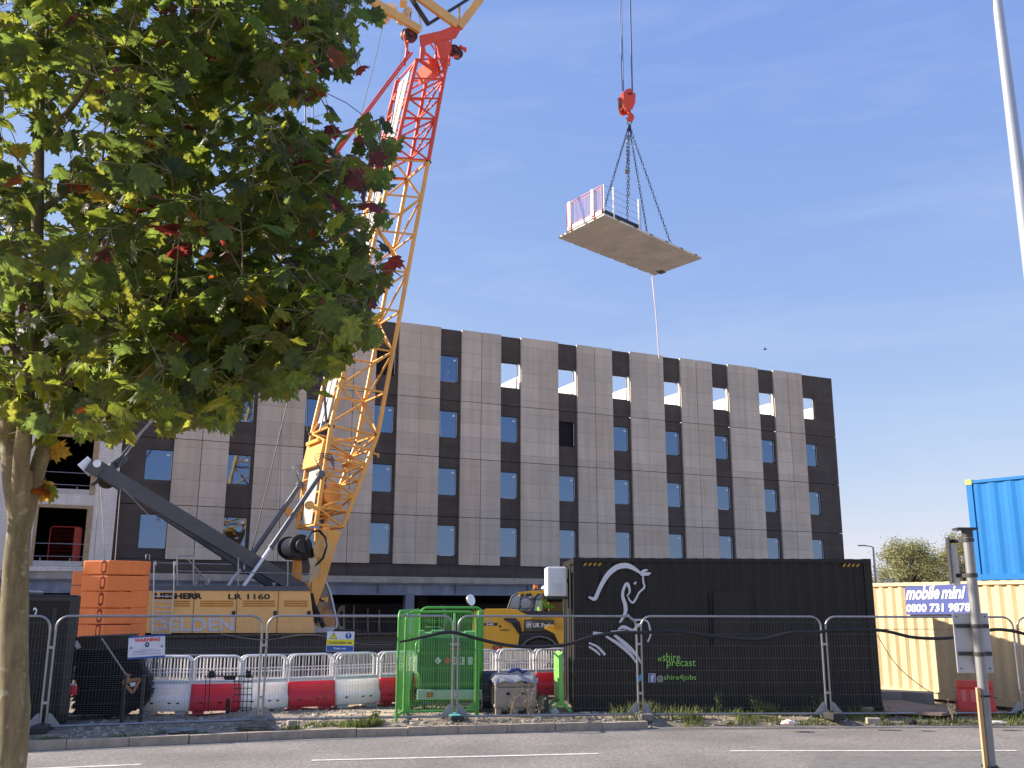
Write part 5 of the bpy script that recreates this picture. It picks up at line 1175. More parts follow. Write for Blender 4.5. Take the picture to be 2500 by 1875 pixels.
m = MB(); m.prism([fh(317, 1667), fh(332, 1665), fh(330, 1674), fh(320, 1677)], V((0, -.01, 0))); m.build('label_plate', swhite, t_)
for x, lb in ((297, 'dark steel post left of the tan triangle behind the fence'), (342, 'dark steel post right of the tan triangle behind the fence')):
    p = fh(x, 1765); p.z = 0; t_ = thing('steel_post', lb, 'post', tuple(p)); m = MB(); m.cyl((0, 0, -.02), (0, 0, 1), .035, .80, 10); m.build('post', dsteel, t_, local=True); m = MB(); m.cyl((0, 0, .78), (0, 0, 1), .045, .03, 10); m.build('cap', dsteel, t_, local=True)
t_ = thing('fuel_can', 'small red can with a white top among the dark gear at left', 'can', tuple(fh(178, 1698)))
m = MB(); m.prism([fh(170, 1697), fh(186, 1697), fh(187, 1674), fh(171, 1674)], V((-.03, .12, 0))); m.build('can', mat('can_red', (.70, .03, .05), .4), t_)
m = MB()
for x in (173, 179, 185): m.tube([fh(x, 1674), fh(x-1, 1669)], .014, 6)
m.build('spout', white, t_)
t_ = thing('rebar_mesh', 'small black steel grid standing before the leftmost red barrier', 'steel grid', tuple(fh(560, 1740)))
GA, GD = V((-5.9, 18.55, 0)), .12
def gg(px, py): return onpl(px, py, GA, GD)
m = MB()
for x in (503, 513, 573, 584, 596, 606, 616): m.tube([gg(x, 1652), gg(x-4, 1738)], .008, 4)
for y in (1651, 1664, 1680, 1696, 1712, 1728): m.tube([gg(570, y), gg(616, y)], .008, 4)
m.tube([gg(500, 1651), gg(616, 1650)], .011, 5); m.build('grid', black, t_)
m = MB()
for x in (516, 606): m.prism([gg(x-6, 1638), gg(x+6, 1638), gg(x+7, 1655), gg(x-7, 1655)], V((0, .05, 0)))
m.prism([gg(545, 1650), gg(575, 1650), gg(572, 1660), gg(548, 1660)], V((0, .04, 0))); m.build('clamp', black, t_)
m = MB(); m.beam(gg(557, 1705), gg(555, 1742), .06, .05, (0, 1, 0)); m.build('leg', black, t_)
# dry weeds round the crate
dry = mat('dry_weed', (.36, .30, .20), .9, 0, .2, 8, trans=.2); grn = mat('weed_green', (.13, .17, .05), .8, 0, .3, 8, trans=.25)
def weed(x, y, h, n_, lab, mt, sd):
    random.seed(sd); t_ = thing('weed_plant', lab, 'weed', (x, y, 0)); m = MB(); lf = MB()
    for k in range(n_):
        a = random.uniform(0, 6.28); L_ = h*random.uniform(.6, 1); t = random.uniform(.1, .5); P = [V((0, 0, -.03))]
        for j in range(1, 5): P.append(V((math.cos(a)*L_*t*(j/4)**1.4+random.uniform(-.01, .01), math.sin(a)*L_*t*(j/4)**1.4, L_*j/4)))
        m.tube(P, .006, 4, r1=.002)
        for j in range(16):
            q = P[1].lerp(P[-1], random.random()); q = q+V((random.gauss(0, .03), random.gauss(0, .03), random.gauss(0, .02))); d = V((random.gauss(0, 1), random.gauss(0, 1), random.gauss(0, .6))).normalized()*random.uniform(.012, .03); s = d.cross(V((random.random(), random.random(), random.random()))).normalized()*random.uniform(.006, .014)
            lf.add([q-d, q+s, q+d, q-s], [(0, 1, 2, 3)], False)
    m.build('stem', mt, t_, local=True); lf.build('leaf', mt, t_, local=True, recalc=False)
weed(.33, 19.05, .75, 7, 'tall pale dry weed in front of the grey crate', dry, 1); weed(.0, 19.05, .45, 6, 'low dry weed at the left front of the grey crate', dry, 2); weed(.55, 19.25, .4, 9, 'bushy dry weed at the right corner of the grey crate', dry, 3)
weed(4.05, 19.55, .45, 7, 'leafy green weed before the middle of the black container', grn, 4); weed(4.75, 19.5, .42, 5, 'thin flowering weed right of the leafy one before the black container', grn, 5); weed(6.0, 19.5, .4, 5, 'sparse weed near the right end of the black container', grn, 6); weed(8.35, 19.0, .4, 4, 'dry stalk at the corner of the black container on the right', dry, 7); weed(-2.42, 18.0, .22, 16, 'bright green tuft growing by the kerb left of the cage', grn, 8)
# =================================================================== telehandler and its driver
TH_Y = 29.0
def tp(px, py, dy=0.): return atY(px, py, TH_Y+dy)
jcb = mat('plant_yellow', (.78, .42, .02), .42, 0, .06, 1.5, dirt=(.55, .30, .03))
t0 = tp(1300, 1600); tele = thing('telehandler', 'yellow telehandler with an amber beacon half hidden behind the black container', 'telehandler', (t0.x, TH_Y, 0))
def tpr(mb, pts, d0, d1): mb.prism([tp(x, y, d0) for x, y in pts], V((0, d1-d0, 0)))
m = MB(); tpr(m, [(1152, 1543), (1157.6, 1494), (1163, 1491), (1180, 1490), (1184, 1487), (1240, 1486.5), (1265, 1489.7), (1286, 1500.5), (1300, 1505), (1300, 1512), (1279, 1514), (1279, 1540), (1268, 1548), (1266, 1570), (1258, 1590), (1170, 1592), (1160, 1570)], 0, .75); bod = m.build('rear_body', jcb, tele)
m = MB(); tpr(m, [(1280, 1503), (1500, 1503), (1500, 1540), (1280, 1540)], .1, 2.0); tpr(m, [(1170, 1500), (1280, 1505), (1280, 1560), (1170, 1590)], .76, 2.2); m.build('side_body', jcb, tele)
m = MB(); tpr(m, [(1268, 1540), (1500, 1540), (1500, 1600), (1266, 1600), (1266, 1560)], .12, 1.9); m.build('chassis', dsteel, tele)
m = MB(); tpr(m, [(1281, 1513), (1352, 1514), (1352, 1540), (1281, 1539)], -.02, .09); pn = m.build('side_board', mat('board_dark_green', (.025, .045, .035), .45), tele)
m = MB(); m.cm = 0; text_on(m, 'UK Forks', tp(1301, 1531.5, -.02), tp(1350, 1532, -.02), tp(1301, 1520.5, -.02), (0, -1, 0), .01, .03)
m.cm = 1; m.poly([tp(x, y, -.03) for x, y in ((1283, 1516), (1298, 1516), (1298, 1534), (1283, 1534))]); m.cm = 0; text_on(m, 'yp', tp(1286, 1531, -.04), tp(1296, 1531, -.04), tp(1286, 1522, -.04), (0, -1, 0), .01, .03); m.build('lettering', [white, mat('board_grey', (.25, .27, .26), .5)], pn)
m = MB(); m.cm = 0; m.poly([tp(x, y, -.006) for x, y in ((1182, 1521), (1215, 1520.5), (1215, 1527.5), (1182, 1528))]); m.cm = 1; text_on(m, '540', tp(1187, 1527, -.006), tp(1205, 1527, -.006), tp(1187, 1521.5, -.006), (0, -1, 0), .012, .03)
m.cm = 0; text_on(m, 'V45831', tp(1220, 1541, 0), tp(1244, 1541, 0), tp(1220, 1536, 0), (0, -1, 0), .012, .01); m.cyl(tp(1221, 1529, -.001), (0, -1, 0), .035, .012, 12)
m.cm = 2; m.poly([tp(x, y, -.008) for x, y in ((1188, 1520), (1201, 1520), (1195, 1509))]); m.build('marking', [blk, white, mat('sticker_grey', (.45, .42, .42), .5)], bod)
m = MB()
for k in range(5): m.tube([tp(1232+k*6, 1511, -.02), tp(1250+k*4, 1520, -.1), tp(1262+k*2, 1535, -.1), tp(1268+k, 1546, .0)], .035, 6)
m.build('hose', black, tele)
m = MB(); tpr(m, [(1329, 1535), (1336, 1528), (1352, 1526), (1381, 1540), (1381, 1572), (1366, 1573), (1354, 1547)], -.25, .5); fen = m.build('mudguard', jcb, tele)
m = MB()
for k in range(6): m.beam(tp(1341+k*7, 1527+k*2.2, -.26), tp(1350+k*7, 1531+k*2.2, -.26), .03, .05)
m.build('step_rib', jcb, fen)
for x, d in ((1318, -.1), (1318, 1.7), (1468, -.1), (1468, 1.7)):
    m = MB(); c = tp(x, 1596, d); c.z = .52; m.cyl(c, (0, 1, 0), .52, .40, 28)
    for k in range(18): a = k*math.pi/9; q = c+V((math.cos(a)*.5, 0, math.sin(a)*.5)); m.beam(q+V((0, -.01, 0)), q+V((0, .41, 0)), .06, .09, (math.cos(a), 0, math.sin(a)))
    wh = m.build('wheel', black, tele); m = MB(); m.cyl(c+V((0, -.015, 0)), (0, 1, 0), .27, .43, 20); m.build('rim', mat('rim_cream', (.55, .5, .4), .5), wh)
m = MB(); c = tp(1318, 1596, -.14); c.z = .52
for k in range(8): a, b = math.pi*(.1+k*.1), math.pi*(.1+(k+1)*.1); m.beam(c+V((math.cos(a)*.62, .2, math.sin(a)*.62)), c+V((math.cos(b)*.62, .2, math.sin(b)*.62)), .5, .04)
m.build('wheel_arch', mat('arch_grey', (.12, .125, .14), .5), tele)
gcl = bpy.data.materials.new('cab_window'); gcl.use_nodes = True
def _g():
    t = gcl.node_tree; N = t.nodes; L = t.links; tr = N.new('ShaderNodeBsdfTransparent'); tr.inputs[0].default_value = (.75, .85, .9, 1); gl_ = N.new('ShaderNodeBsdfGlossy'); gl_.inputs['Roughness'].default_value = .03; gl_.inputs[0].default_value = (.7, .85, 1, 1)
    ms = N.new('ShaderNodeMixShader'); ms.inputs[0].default_value = .18; L.new(tr.outputs[0], ms.inputs[1]); L.new(gl_.outputs[0], ms.inputs[2]); L.new(ms.outputs[0], N['Material Output'].inputs[0])
_g()
m = MB(); tpr(m, [(1264, 1446), (1296, 1442), (1420, 1441), (1424, 1448), (1314, 1449), (1306, 1459), (1302, 1452), (1270, 1456)], .05, 1.4); roof_ = m.build('cab_roof', jcb, tele)
m = MB(); c = tp(1307, 1441, .5); m.cyl(c, (0, 0, 1), .085, .05, 12); m.cm = 1; m.cyl(c+EZ*.05, (0, 0, 1), .075, .11, 14, .06); m.build('beacon', [dsteel, mat('beacon_amber', (.75, .22, .02), .25, trans=.2)], roof_)
m = MB()
for x, y in ((1276, 1452), (1287, 1451), (1294, 1450)): m.cyl(tp(x, y+2, -.0), (0, 1, 0), .05, .05, 10)
m.build('work_light', dsteel, roof_)
m = MB()
for d in (.08, 1.32):
    m.tube([tp(1239, 1488, d), tp(1250, 1457, d), tp(1266, 1447, d)], .03, 6); m.tube([tp(1300, 1493, d), tp(1307, 1458, d), tp(1316, 1449, d)], .045, 6); m.tube([tp(1268, 1490, d), tp(1272, 1455, d)], .02, 6); m.tube([tp(1420, 1500, d), tp(1424, 1446, d)], .05, 6)
tpr(m, [(1262, 1490), (1306, 1492), (1420, 1493), (1420, 1505), (1300, 1505)], .02, 1.38)
m.ring(tp(1284, 1473, .06), (0, 1, 0), .19, .165, .03, 24); m.build('cab_frame', dsteel, tele)
m = MB()
for d in (.07, 1.34): m.poly([tp(x, y, d) for x, y in ((1241, 1489), (1251, 1458), (1268, 1449), (1420, 1448), (1420, 1493))])
m.build('cab_glass', gcl, tele)
m = MB(); tpr(m, [(1308, 1493), (1336, 1493), (1338, 1505), (1306, 1505)], .45, .95); m.build('seat', dsteel, tele)
m = MB(); c = tp(1149, 1465, -.2); ax = V((.75, -.62, .2)).normalized(); m.cyl(c, ax, .165, .03, 24); m.cm = 1; m.cyl(c-ax*.03, ax, .17, .029, 24); m.tube([c-ax*.03, tp(1141, 1463, -.1)], .03, 6); m.tube([tp(1146, 1468, -.15), tp(1152, 1480, 0), tp(1160, 1496, .2)], .014, 6); m.build('mirror', [mat('mirror_face', (.8, .8, .8), .12, .6), dsteel], tele)
m = MB(); tpr(m, [(1203, 1577), (1225, 1577), (1224, 1589), (1204, 1589)], -.06, .0); m.cm = 1; tpr(m, [(1207, 1579), (1220, 1579), (1220, 1587), (1207, 1587)], -.07, -.061); m.build('tail_light', [dsteel, mat('tail_lamp_red', (.7, .08, .03), .3)], tele)
m = MB(); tpr(m, [(1340, 1470), (1480, 1470), (1480, 1496), (1340, 1496)], 1.45, 2.0); m.build('lifting_boom', jcb, tele)
# the driver: one skinned body
def skin_body(name, chains, mt, parent=None):
    """chains: lists of (point, radius); the first point of later chains is matched to an existing one"""
    vs = []; es = []; rs = []
    def idx(p):
        for i, q in enumerate(vs):
            if (q-p).length < 1e-4: return i
        vs.append(p); return len(vs)-1
    for ch in chains:
        last = None
        for p, r in ch:
            n0 = len(vs); i = idx(V(p))
            if i == n0: rs.append(r)
            if last is not None: es.append((last, i))
            last = i
    me = bpy.data.meshes.new(name); me.from_pydata([tuple(v) for v in vs], es, []); o = bpy.data.objects.new(name, me); COL.objects.link(o)
    md = o.modifiers.new('skin', 'SKIN'); md.use_smooth_shade = True
    for i, sv in enumerate(me.skin_vertices[0].data): sv.radius = (rs[i], rs[i]); sv.use_root = (i == 0)
    o.modifiers.new('sub', 'SUBSURF').levels = 1; o.modifiers['sub'].render_levels = 1
    dg = bpy.context.evaluated_depsgraph_get(); bpy.context.view_layer.update(); ev = o.evaluated_get(bpy.context.evaluated_depsgraph_get())
    me2 = bpy.data.meshes.new_from_object(ev); bpy.data.objects.remove(o); o = bpy.data.objects.new(name, me2); COL.objects.link(o); me2.materials.clear(); me2.materials.append(mt)
    if parent: o.parent = parent
    return o
hip = tp(1321, 1500, .7); hz = hip.z
def hb(x, y, z): return hip+V((x, y, z))
skin = mat('skin', (.52, .30, .21), .55); hv = mat('hi_vis_lime', (.45, .75, .08), .7); hel = mat('hard_hat', (.75, .74, .72), .4)
ch = [[(hb(0, 0, .05), .13), (hb(.03, 0, .22), .12), (hb(.07, 0, .38), .145), (hb(.09, 0, .50), .09), (hb(.10, 0, .56), .055), (hb(.12, 0, .66), .085), (hb(.13, 0, .76), .07)]]
for s in (-1, 1):
    ch.append([(hb(.07, 0, .38), .145), (hb(.08, s*.19, .42), .06), (hb(.20, s*.22, .20), .045), (hb(.42, s*.12, .24), .034), (hb(.50, s*.11, .26), .03)])
    for f in range(4): ch.append([(hb(.50, s*.11, .26), .03), (hb(.55, s*.11+(f-1.5)*.018, .27), .0095), (hb(.58, s*.11+(f-1.5)*.018, .25), .0085), (hb(.575, s*.11+(f-1.5)*.018, .22), .008)])
    ch.append([(hb(.50, s*.11, .26), .03), (hb(.52, s*.07, .28), .009), (hb(.55, s*.055, .27), .008)])
    ch.append([(hb(0, 0, .05), .13), (hb(.08, s*.10, .0), .085), (hb(.45, s*.12, .04), .06), (hb(.47, s*.12, -.36), .04), (hb(.58, s*.12, -.38), .03)])
per = skin_body('person', ch, skin)
tag(per, 'person in a lime hi-vis jacket sitting in the telehandler cab', 'person')
bpy.context.view_layer.update()
def clothes(name, chains, mt, par):
    o = skin_body(name, chains, mt); o.parent = par; return o
cl = [[(hb(0, 0, .02), .15), (hb(.03, 0, .22), .145), (hb(.07, 0, .38), .17), (hb(.09, 0, .49), .10)]]
for s in (-1, 1): cl.append([(hb(.07, 0, .38), .17), (hb(.08, s*.19, .42), .08), (hb(.20, s*.22, .20), .065), (hb(.40, s*.13, .236), .05)])
clothes('jacket', cl, hv, per)
tl_ = []
for s in (-1, 1): tl_.append([(hb(-.01, 0, .04), .15), (hb(.08, s*.10, .0), .10), (hb(.45, s*.12, .04), .075), (hb(.47, s*.12, -.33), .055)])
clothes('trousers', tl_, mat('navy_cloth', (.02, .025, .05), .8), per)
m = MB(); c = hb(.13, 0, .755)
P = []; 
for j in range(6): t = j*math.pi/10; P.append((.115*math.cos(t), .11*math.sin(t)))
vs = []; fs = []
for r_, z_ in P:
    for k in range(16): a = k*math.pi/8; vs.append(c+V((r_*math.cos(a)*1.1, r_*math.sin(a), z_)))
for j in range(5):
    for k in range(16): fs.append((j*16+k, j*16+(k+1) % 16, (j+1)*16+(k+1) % 16, (j+1)*16+k))
m.add(vs, fs, True); m.poly([vs[k]+V((0, 0, -.004)) for k in range(16)]); m.beam(c+V((.1, 0, 0)), c+V((.17, 0, -.01)), .14, .012); o = m.build('hard_hat', hel); o.parent = per
m = MB(); m.cyl(hb(.205, -.035, .70), (1, 0, .1), .012, .01, 8); m.cyl(hb(.205, .035, .70), (1, 0, .1), .012, .01, 8); m.beam(hb(.20, -.03, .625), hb(.20, .03, .625), .012, .01); o = m.build('face_detail', blk); o.parent = per
m = MB(); m.beam(hb(.2, 0, .69), hb(.225, 0, .655), .025, .03); m.beam(hb(.12, -.088, .70), hb(.12, -.088, .65), .03, .015); m.beam(hb(.12, .088, .70), hb(.12, .088, .65), .03, .015); o = m.build('nose_and_ears', skin); o.parent = per
# =================================================================== sign post at the right, seen from behind
SY = 8.0
pm = mat('post_grey', (.24, .24, .24), .5, .35, .15, 5, dirt=(.22, .22, .22)); alu = mat('sign_back_grey', (.42, .42, .44), .5, .25, .06, 3, dirt=(.33, .32, .32), dscale=3)
pt = atY(2360, 1288, SY); pb = V((pt.x, pt.y, 0)); 
post = thing('sign_post', 'grey traffic sign post with two sign plates seen from behind', 'sign post', tuple(pb))
m = MB(); m.cyl((pt.x, pt.y, 0), EZ, .040, pt.z-.02, 20); m.build('pole', pm, post)
m = MB(); c = V((pt.x, pt.y, pt.z-.02)); m.prism([c+V((-.10, -.05, .0)), c+V((.07, -.05, .0)), c+V((.09, .09, .0)), c+V((-.08, .09, .0))], EZ*.018); m.tube([c-EZ*.06, c], .045, 14); m.build('cap_plate', dsteel, post)
def spp(px, py, d=0.): return atY(px, py, SY+d)
z1, z0 = spp(2335, 1308).z, spp(2345, 1424).z
m = MB(); a = V((pt.x-.16, pt.y+.02, 0)); d = V((.30, .95, 0)).normalized(); e = V((d.y, -d.x, 0))
a = V((pt.x-.105, pt.y+.10, 0)); d = V((.35, .94, 0)).normalized()
m.prism([a+EZ*z0, a+d*.34+EZ*z0, a+d*.34+EZ*z1, a+EZ*z1], V((-d.y, d.x, 0))*.012)
pl1 = m.build('sign_plate', mat('dark_sign_back', (.055, .057, .06), .5, .1, .15, 4), post)
m = MB(); q = a+V((d.y, -d.x, 0))*.03+d*.08; m.beam(q+EZ*(z0-.02), q+EZ*(z1-.06), .05, .04, d); m.build('stiffener', mat('zinc_channel', (.5, .5, .5), .5, .4), pl1)
m = MB()
for z in (z1-.05, z0+.05): m.ring((pt.x, pt.y, z), EZ, .048, .038, .03, 18); m.beam((pt.x, pt.y+.03, z+.015), a+d*.1+EZ*(z+.015), .02, .03)
m.build('clamp', dsteel, pl1)
P = [spp(x, y, .06) for x, y in ((2316, 1496), (2400, 1498), (2414, 1640), (2328, 1643))]
n2 = V((.0, 1, 0)); m = MB(); zt, zb = P[0].z, P[3].z; x0, x1 = pt.x-.165, pt.x+.13
b = bmesh.new(); m.cbox(x0, x1, pt.y+.055, pt.y+.067, zb, zt, .005); pl2 = m.build('sign_plate', alu, post); b.free()
m = MB()
for z in (zt-(zt-zb)*.22, zb+(zt-zb)*.32): m.beam((x0+.01, pt.y+.045, z), (x1-.01, pt.y+.045, z), .016, .03); m.ring((pt.x, pt.y, z-.015), EZ, .047, .038, .03, 18)
m.build('clamp', dsteel, pl2)
m = MB()
for x in (x0+.03, x1-.03):
    for z in (zb+.035, zt-.03): m.cyl((x, pt.y+.054, z), (0, -1, 0), .006, .004, 8)
m.build('rivet', dsteel, pl2)
m = MB(); ta = V((pt.x-.055, pt.y-.03, 0)); zt_ = spp(2380, 1678).z; m.beam(ta+EZ*.0, ta+EZ*zt_, .028, .03, (0, 1, 0)); tb_ = m.build('timber_batten', mat('fresh_timber', (.50, .30, .15), .7, 0, .15, 5), post)
m = MB()
for z in (zt_-.07, zt_-.6): m.ring((pt.x-.01, pt.y, z), EZ, .062, .054, .012, 18); m.tube([(pt.x+.04, pt.y-.03, z), (pt.x+.09, pt.y-.05, z-.01)], .003, 4)
m.build('cable_tie', black, tb_)
# lamp posts
def lamp(name, lab, x, y, h, r0, r1, armd, al):
    t_ = thing(name, lab, 'lamp post', (x, y, 0), 0, None); m = MB(); m.tube([(0, 0, 0), (0, 0, 1.2), (0, 0, 1.21), (0, 0, h)], [r0*1.35, r0*1.35, r0, r1], 18); m.build('column', mat('lamp_column_grey', (.46, .47, .49), .4, .5, .08, 3), t_, local=True)
    d = V(armd).normalized(); m = MB(); m.tube([(0, 0, h-.02), d*.15+EZ*(h+.05), d*al+EZ*(h+.08)], r1*.6, 8); m.build('arm', mat('lamp_column_grey', (.46, .47, .49)), t_, local=True)
    m = MB(); c = d*al+EZ*(h+.06); s = V((d.y, -d.x, 0)); m.prism([c-s*.1, c+s*.1, c+d*.5+s*.08, c+d*.5-s*.08], EZ*.08); m.build('lantern', mat('lantern_grey', (.35, .36, .37), .4), t_, local=True); return t_
q = atY(2447, 100, 8.4); lamp('lamp_post', 'tall bare grey lamp column cut off by the right edge of the photo', q.x, q.y, 8.6, .088, .042, (-1, .2, 0), 1.0)
q = atY(2137, 1400, 62); qt = atY(2129, 1332, 62); lamp('lamp_post', 'slim distant lamp post with a short arm beside the far trees', q.x, q.y, qt.z-.1, .09, .06, (-1, 0, 0), .45)
q = atY(2157, 1440, 70); qt = atY(2157, 1414, 70); lamp('lamp_post', 'small white lamp post peeping over the cream container roof', q.x, q.y, qt.z-.1, .08, .07, (1, 0, 0), .35)
q = atY(2187, 1436, 60); t_ = thing('site_van', 'white van roof showing above the cream container before the trees', 'van', (q.x, q.y, 0)); zt = atY(2187, 1421, 60).z
m = MB(); m.prism([(-.45, 0, .3), (-.45, 0, zt), (1.0, 0, zt), (1.3, 0, zt-.6), (2.0, 0, zt-.9), (2.0, 0, .3)], (0, 1.8, 0)); m.build('body', white, t_, local=True)
m = MB(); m.prism([(-.3, -.01, zt-.75), (-.3, -.01, zt-.25), (.9, -.01, zt-.25), (1.15, -.01, zt-.75)], (0, .008, 0)); m.build('window', glass, t_, local=True)
for x in (0, 1.5): m = MB(); m.cyl((x, -.02, .32), (0, 1, 0), .32, 1.84, 16); m.build('wheel', black, t_, local=True)
# bird
q = atY(1868, 853, 90); t_ = MB(); t_.tube([q+V((-.2, 0, 0)), q, q+V((.22, 0, .03))], [.02, .07, .01], 6); t_.add([q+V((-.08, 0, .02)), q+V((.1, 0, .02)), q+V((-.12, -.45, .16)), q+V((-.12, .45, .16))], [(0, 1, 2), (1, 0, 3)]); tag(t_.build('bird', blk), 'tiny dark bird flying in the sky above the right end of the building', 'bird')
# =================================================================== distant trees
def leaf_cards(mb, c, n_, spread, s0, s1, flat=.8):
    for _ in range(n_):
        p = c+V((random.gauss(0, spread), random.gauss(0, spread), random.gauss(0, spread*flat))); d = V((random.gauss(0, 1), random.gauss(0, 1), random.gauss(0, .7))).normalized(); s = d.cross(V((random.gauss(0, 1), random.gauss(0, 1), random.gauss(0, 1)))).normalized(); a = random.uniform(s0, s1)
        mb.add([p-d*a, p+s*a*.45, p+d*a, p-s*a*.45], [(0, 1, 2, 3)], False)
olive = [mat('willow_leaf', (.23, .23, .085), .8, 0, .35, .5, trans=.3), mat('willow_leaf_pale', (.34, .32, .15), .8, 0, .3, .5, trans=.3)]
bark2 = mat('far_bark', (.10, .08, .06), .9)
def far_tree(lab, px, pyb, Y, wpx, hpx, n_, sd):
    random.seed(sd); q = atY(px, pyb, Y); top = atY(px, pyb-hpx, Y).z; w = wpx*Y/F/2; t_ = thing('willow_tree', lab, 'tree', (q.x, q.y, 0)); m = MB(); lf = MB()
    m.tube([(0, 0, -.3), (.1, 0, 1.2), (0, .1, 2.4)], [.32, .26, .22], 8)
    for k in range(n_):
        a = random.uniform(0, 6.28); el = random.uniform(.05, 1); rr = random.uniform(.55, 1)
        c = V((math.cos(a)*w*rr*math.cos(el*1.3), math.sin(a)*w*rr*math.cos(el*1.3), 2.0+(top-2.4)*math.sin(el*1.45)*random.uniform(.8, 1)))
        b = V((0, .1, 2.4)); mid = b.lerp(c, .5)+V((0, 0, .25)); m.tube([V((0, .05, 1.6+.8*random.random())), mid, c], [.10, .05, .015], 5)
        lf.cm = random.choice((0, 0, 1)); leaf_cards(lf, c, 150, w*.13, .045, .12, .75)
    m.build('trunk', bark2, t_, local=True); lf.build('crown', olive, t_, local=True, recalc=False)
far_tree('rounded olive green tree beyond the cream container', 2222, 1440, 80, 200, 126, 120, 3)
far_tree('second olive tree behind the sign post and the first round one', 2362, 1440, 86, 150, 148, 80, 6)
far_tree('low dark bush like tree between the two far olive trees', 2302, 1440, 84, 110, 104, 50, 9)
# =================================================================== the maple
TX, TY_ = -3.42, 6.55
bark = bpy.data.materials.new('maple_bark'); bark.use_nodes = True
def _bk():
    t = bark.node_tree; N = t.nodes; L = t.links; p = N['Principled BSDF']; p.inputs['Roughness'].default_value = .9
    tc = N.new('ShaderNodeTexCoord'); mp = N.new('ShaderNodeMapping'); mp.inputs['Scale'].default_value = (9, 9, 2.2); L.new(tc.outputs['Object'], mp.inputs[0])
    n = N.new('ShaderNodeTexNoise'); n.inputs['Scale'].default_value = 1.6; n.inputs['Detail'].default_value = 10; n.inputs['Roughness'].default_value = .7; L.new(mp.outputs[0], n.inputs[0])
    r = N.new('ShaderNodeValToRGB'); r.color_ramp.elements[0].position = .3; r.color_ramp.elements[1].position = .72; r.color_ramp.elements[0].color = (.085, .068, .036, 1); r.color_ramp.elements[1].color = (.27, .215, .12, 1); L.new(n.outputs[0], r.inputs[0])
    v = N.new('ShaderNodeTexNoise'); v.inputs['Scale'].default_value = 14; v.inputs['Detail'].default_value = 4; L.new(tc.outputs['Object'], v.inputs[0])
    r2 = N.new('ShaderNodeValToRGB'); r2.color_ramp.elements[0].position = .60; r2.color_ramp.elements[1].position = .68; r2.color_ramp.elements[0].color = (0, 0, 0, 1); r2.color_ramp.elements[1].color = (.7, .7, .7, 1); L.new(v.outputs[0], r2.inputs[0])
    mx = N.new('ShaderNodeMixRGB'); L.new(r2.outputs[0], mx.inputs[0]); L.new(r.outputs[0], mx.inputs[1]); mx.inputs[2].default_value = (.31, .29, .20, 1); L.new(mx.outputs[0], p.inputs['Base Color'])
    b = N.new('ShaderNodeBump'); b.inputs['Strength'].default_value = .6; b.inputs['Distance'].default_value = .015; L.new(n.outputs[0], b.inputs['Height']); L.new(b.outputs[0], p.inputs['Normal'])
_bk()
maple = thing('maple_tree', 'tall maple in early autumn with dark green and a few red leaves', 'tree', (TX, TY_, 0))
def tpx(px, py, dy=0.): return atY(px, py, TY_+dy)
BR = []                                                           # (point, radius) samples of every limb
tm = MB()
def limb(P, r0, r1, n_=10, wob=.0):
    S_ = smooth([V(p) for p in P], 5); k = len(S_); rs = [r0+(r1-r0)*i/(k-1) for i in range(k)]
    if wob: rs = [r*(1+wob*noise.noise(V((i*.5, r0*50, 2)))) for i, r in enumerate(rs)]
    tm.tube(S_, rs, n_); BR.extend(zip(S_, rs)); return S_
base = tpx(33, 1700); 
limb([(base.x-.03, TY_, -.05), (base.x-.01, TY_, .4), tpx(30, 1830), tpx(33, 1600), tpx(38, 1400), tpx(46, 1300), tpx(52, 1210), tpx(58, 1150)], .112, .062, 16, .10)
tm.tube([V((base.x-.03, TY_, -.05)), V((base.x-.02, TY_, .25))], [.17, .115], 14)
limb([tpx(48, 1290), tpx(32, 1160), tpx(20, 1040, .05), tpx(12, 940, .1), tpx(-30, 780, .2), tpx(-90, 560, .3)], .074, .035, 12, .15)
limb([tpx(46, 1260), tpx(52, 1130, -.08), tpx(62, 1030, -.12), tpx(72, 900, -.1), tpx(90, 720, -.05), tpx(92, 520, 0), tpx(96, 300, .05), tpx(100, 60, .1), tpx(110, -220, .1)], .058, .03, 12, .12)
limb([tpx(54, 1290), tpx(88, 1160, .08), tpx(126, 1030, .15), tpx(150, 940, .2), tpx(196, 810, .25), tpx(218, 690, .3), tpx(238, 600, .35), tpx(285, 430, .5), tpx(330, 250, .6)], .06, .022, 12, .12)
limb([tpx(196, 815, .25), tpx(250, 770, .1), tpx(330, 730, -.1), tpx(420, 690, -.2), tpx(540, 650, -.3), tpx(690, 610, -.4), tpx(800, 590, -.5), tpx(900, 535, -.6)], .032, .006, 8)
limb([tpx(205, 830, .25), tpx(300, 790, .4), tpx(420, 745, .6), tpx(560, 720, .8), tpx(720, 730, .9), tpx(860, 740, 1.0)], .028, .006, 8)
limb([tpx(96, 350, .05), tpx(160, 280, -.1), tpx(220, 195, -.2), tpx(310, 20, -.3), tpx(380, -180, -.4)], .028, .008, 8)
limb([tpx(92, 520, 0), tpx(200, 440, .2), tpx(330, 330, .4), tpx(450, 180, .6), tpx(560, 20, .7)], .028, .008, 8)
limb([tpx(285, 430, .5), tpx(370, 434, .3), tpx(440, 365, .2), tpx(506, 307, .1), tpx(640, 210, -.1), tpx(780, 130, -.2), tpx(880, 60, -.3)], .025, .006, 8)
limb([tpx(238, 600, .35), tpx(360, 540, .1), tpx(479, 470, -.1), tpx(651, 400, -.2), tpx(790, 340, -.4), tpx(930, 290, -.5)], .024, .005, 8)
limb([tpx(420, 690, -.2), tpx(600, 780, -.3), tpx(720, 800, -.4), tpx(850, 840, -.5)], .015, .005, 6)
limb([tpx(250, 770, .1), tpx(360, 850, -.2), tpx(480, 910, -.4), tpx(560, 980, -.5)], .016, .005, 6)
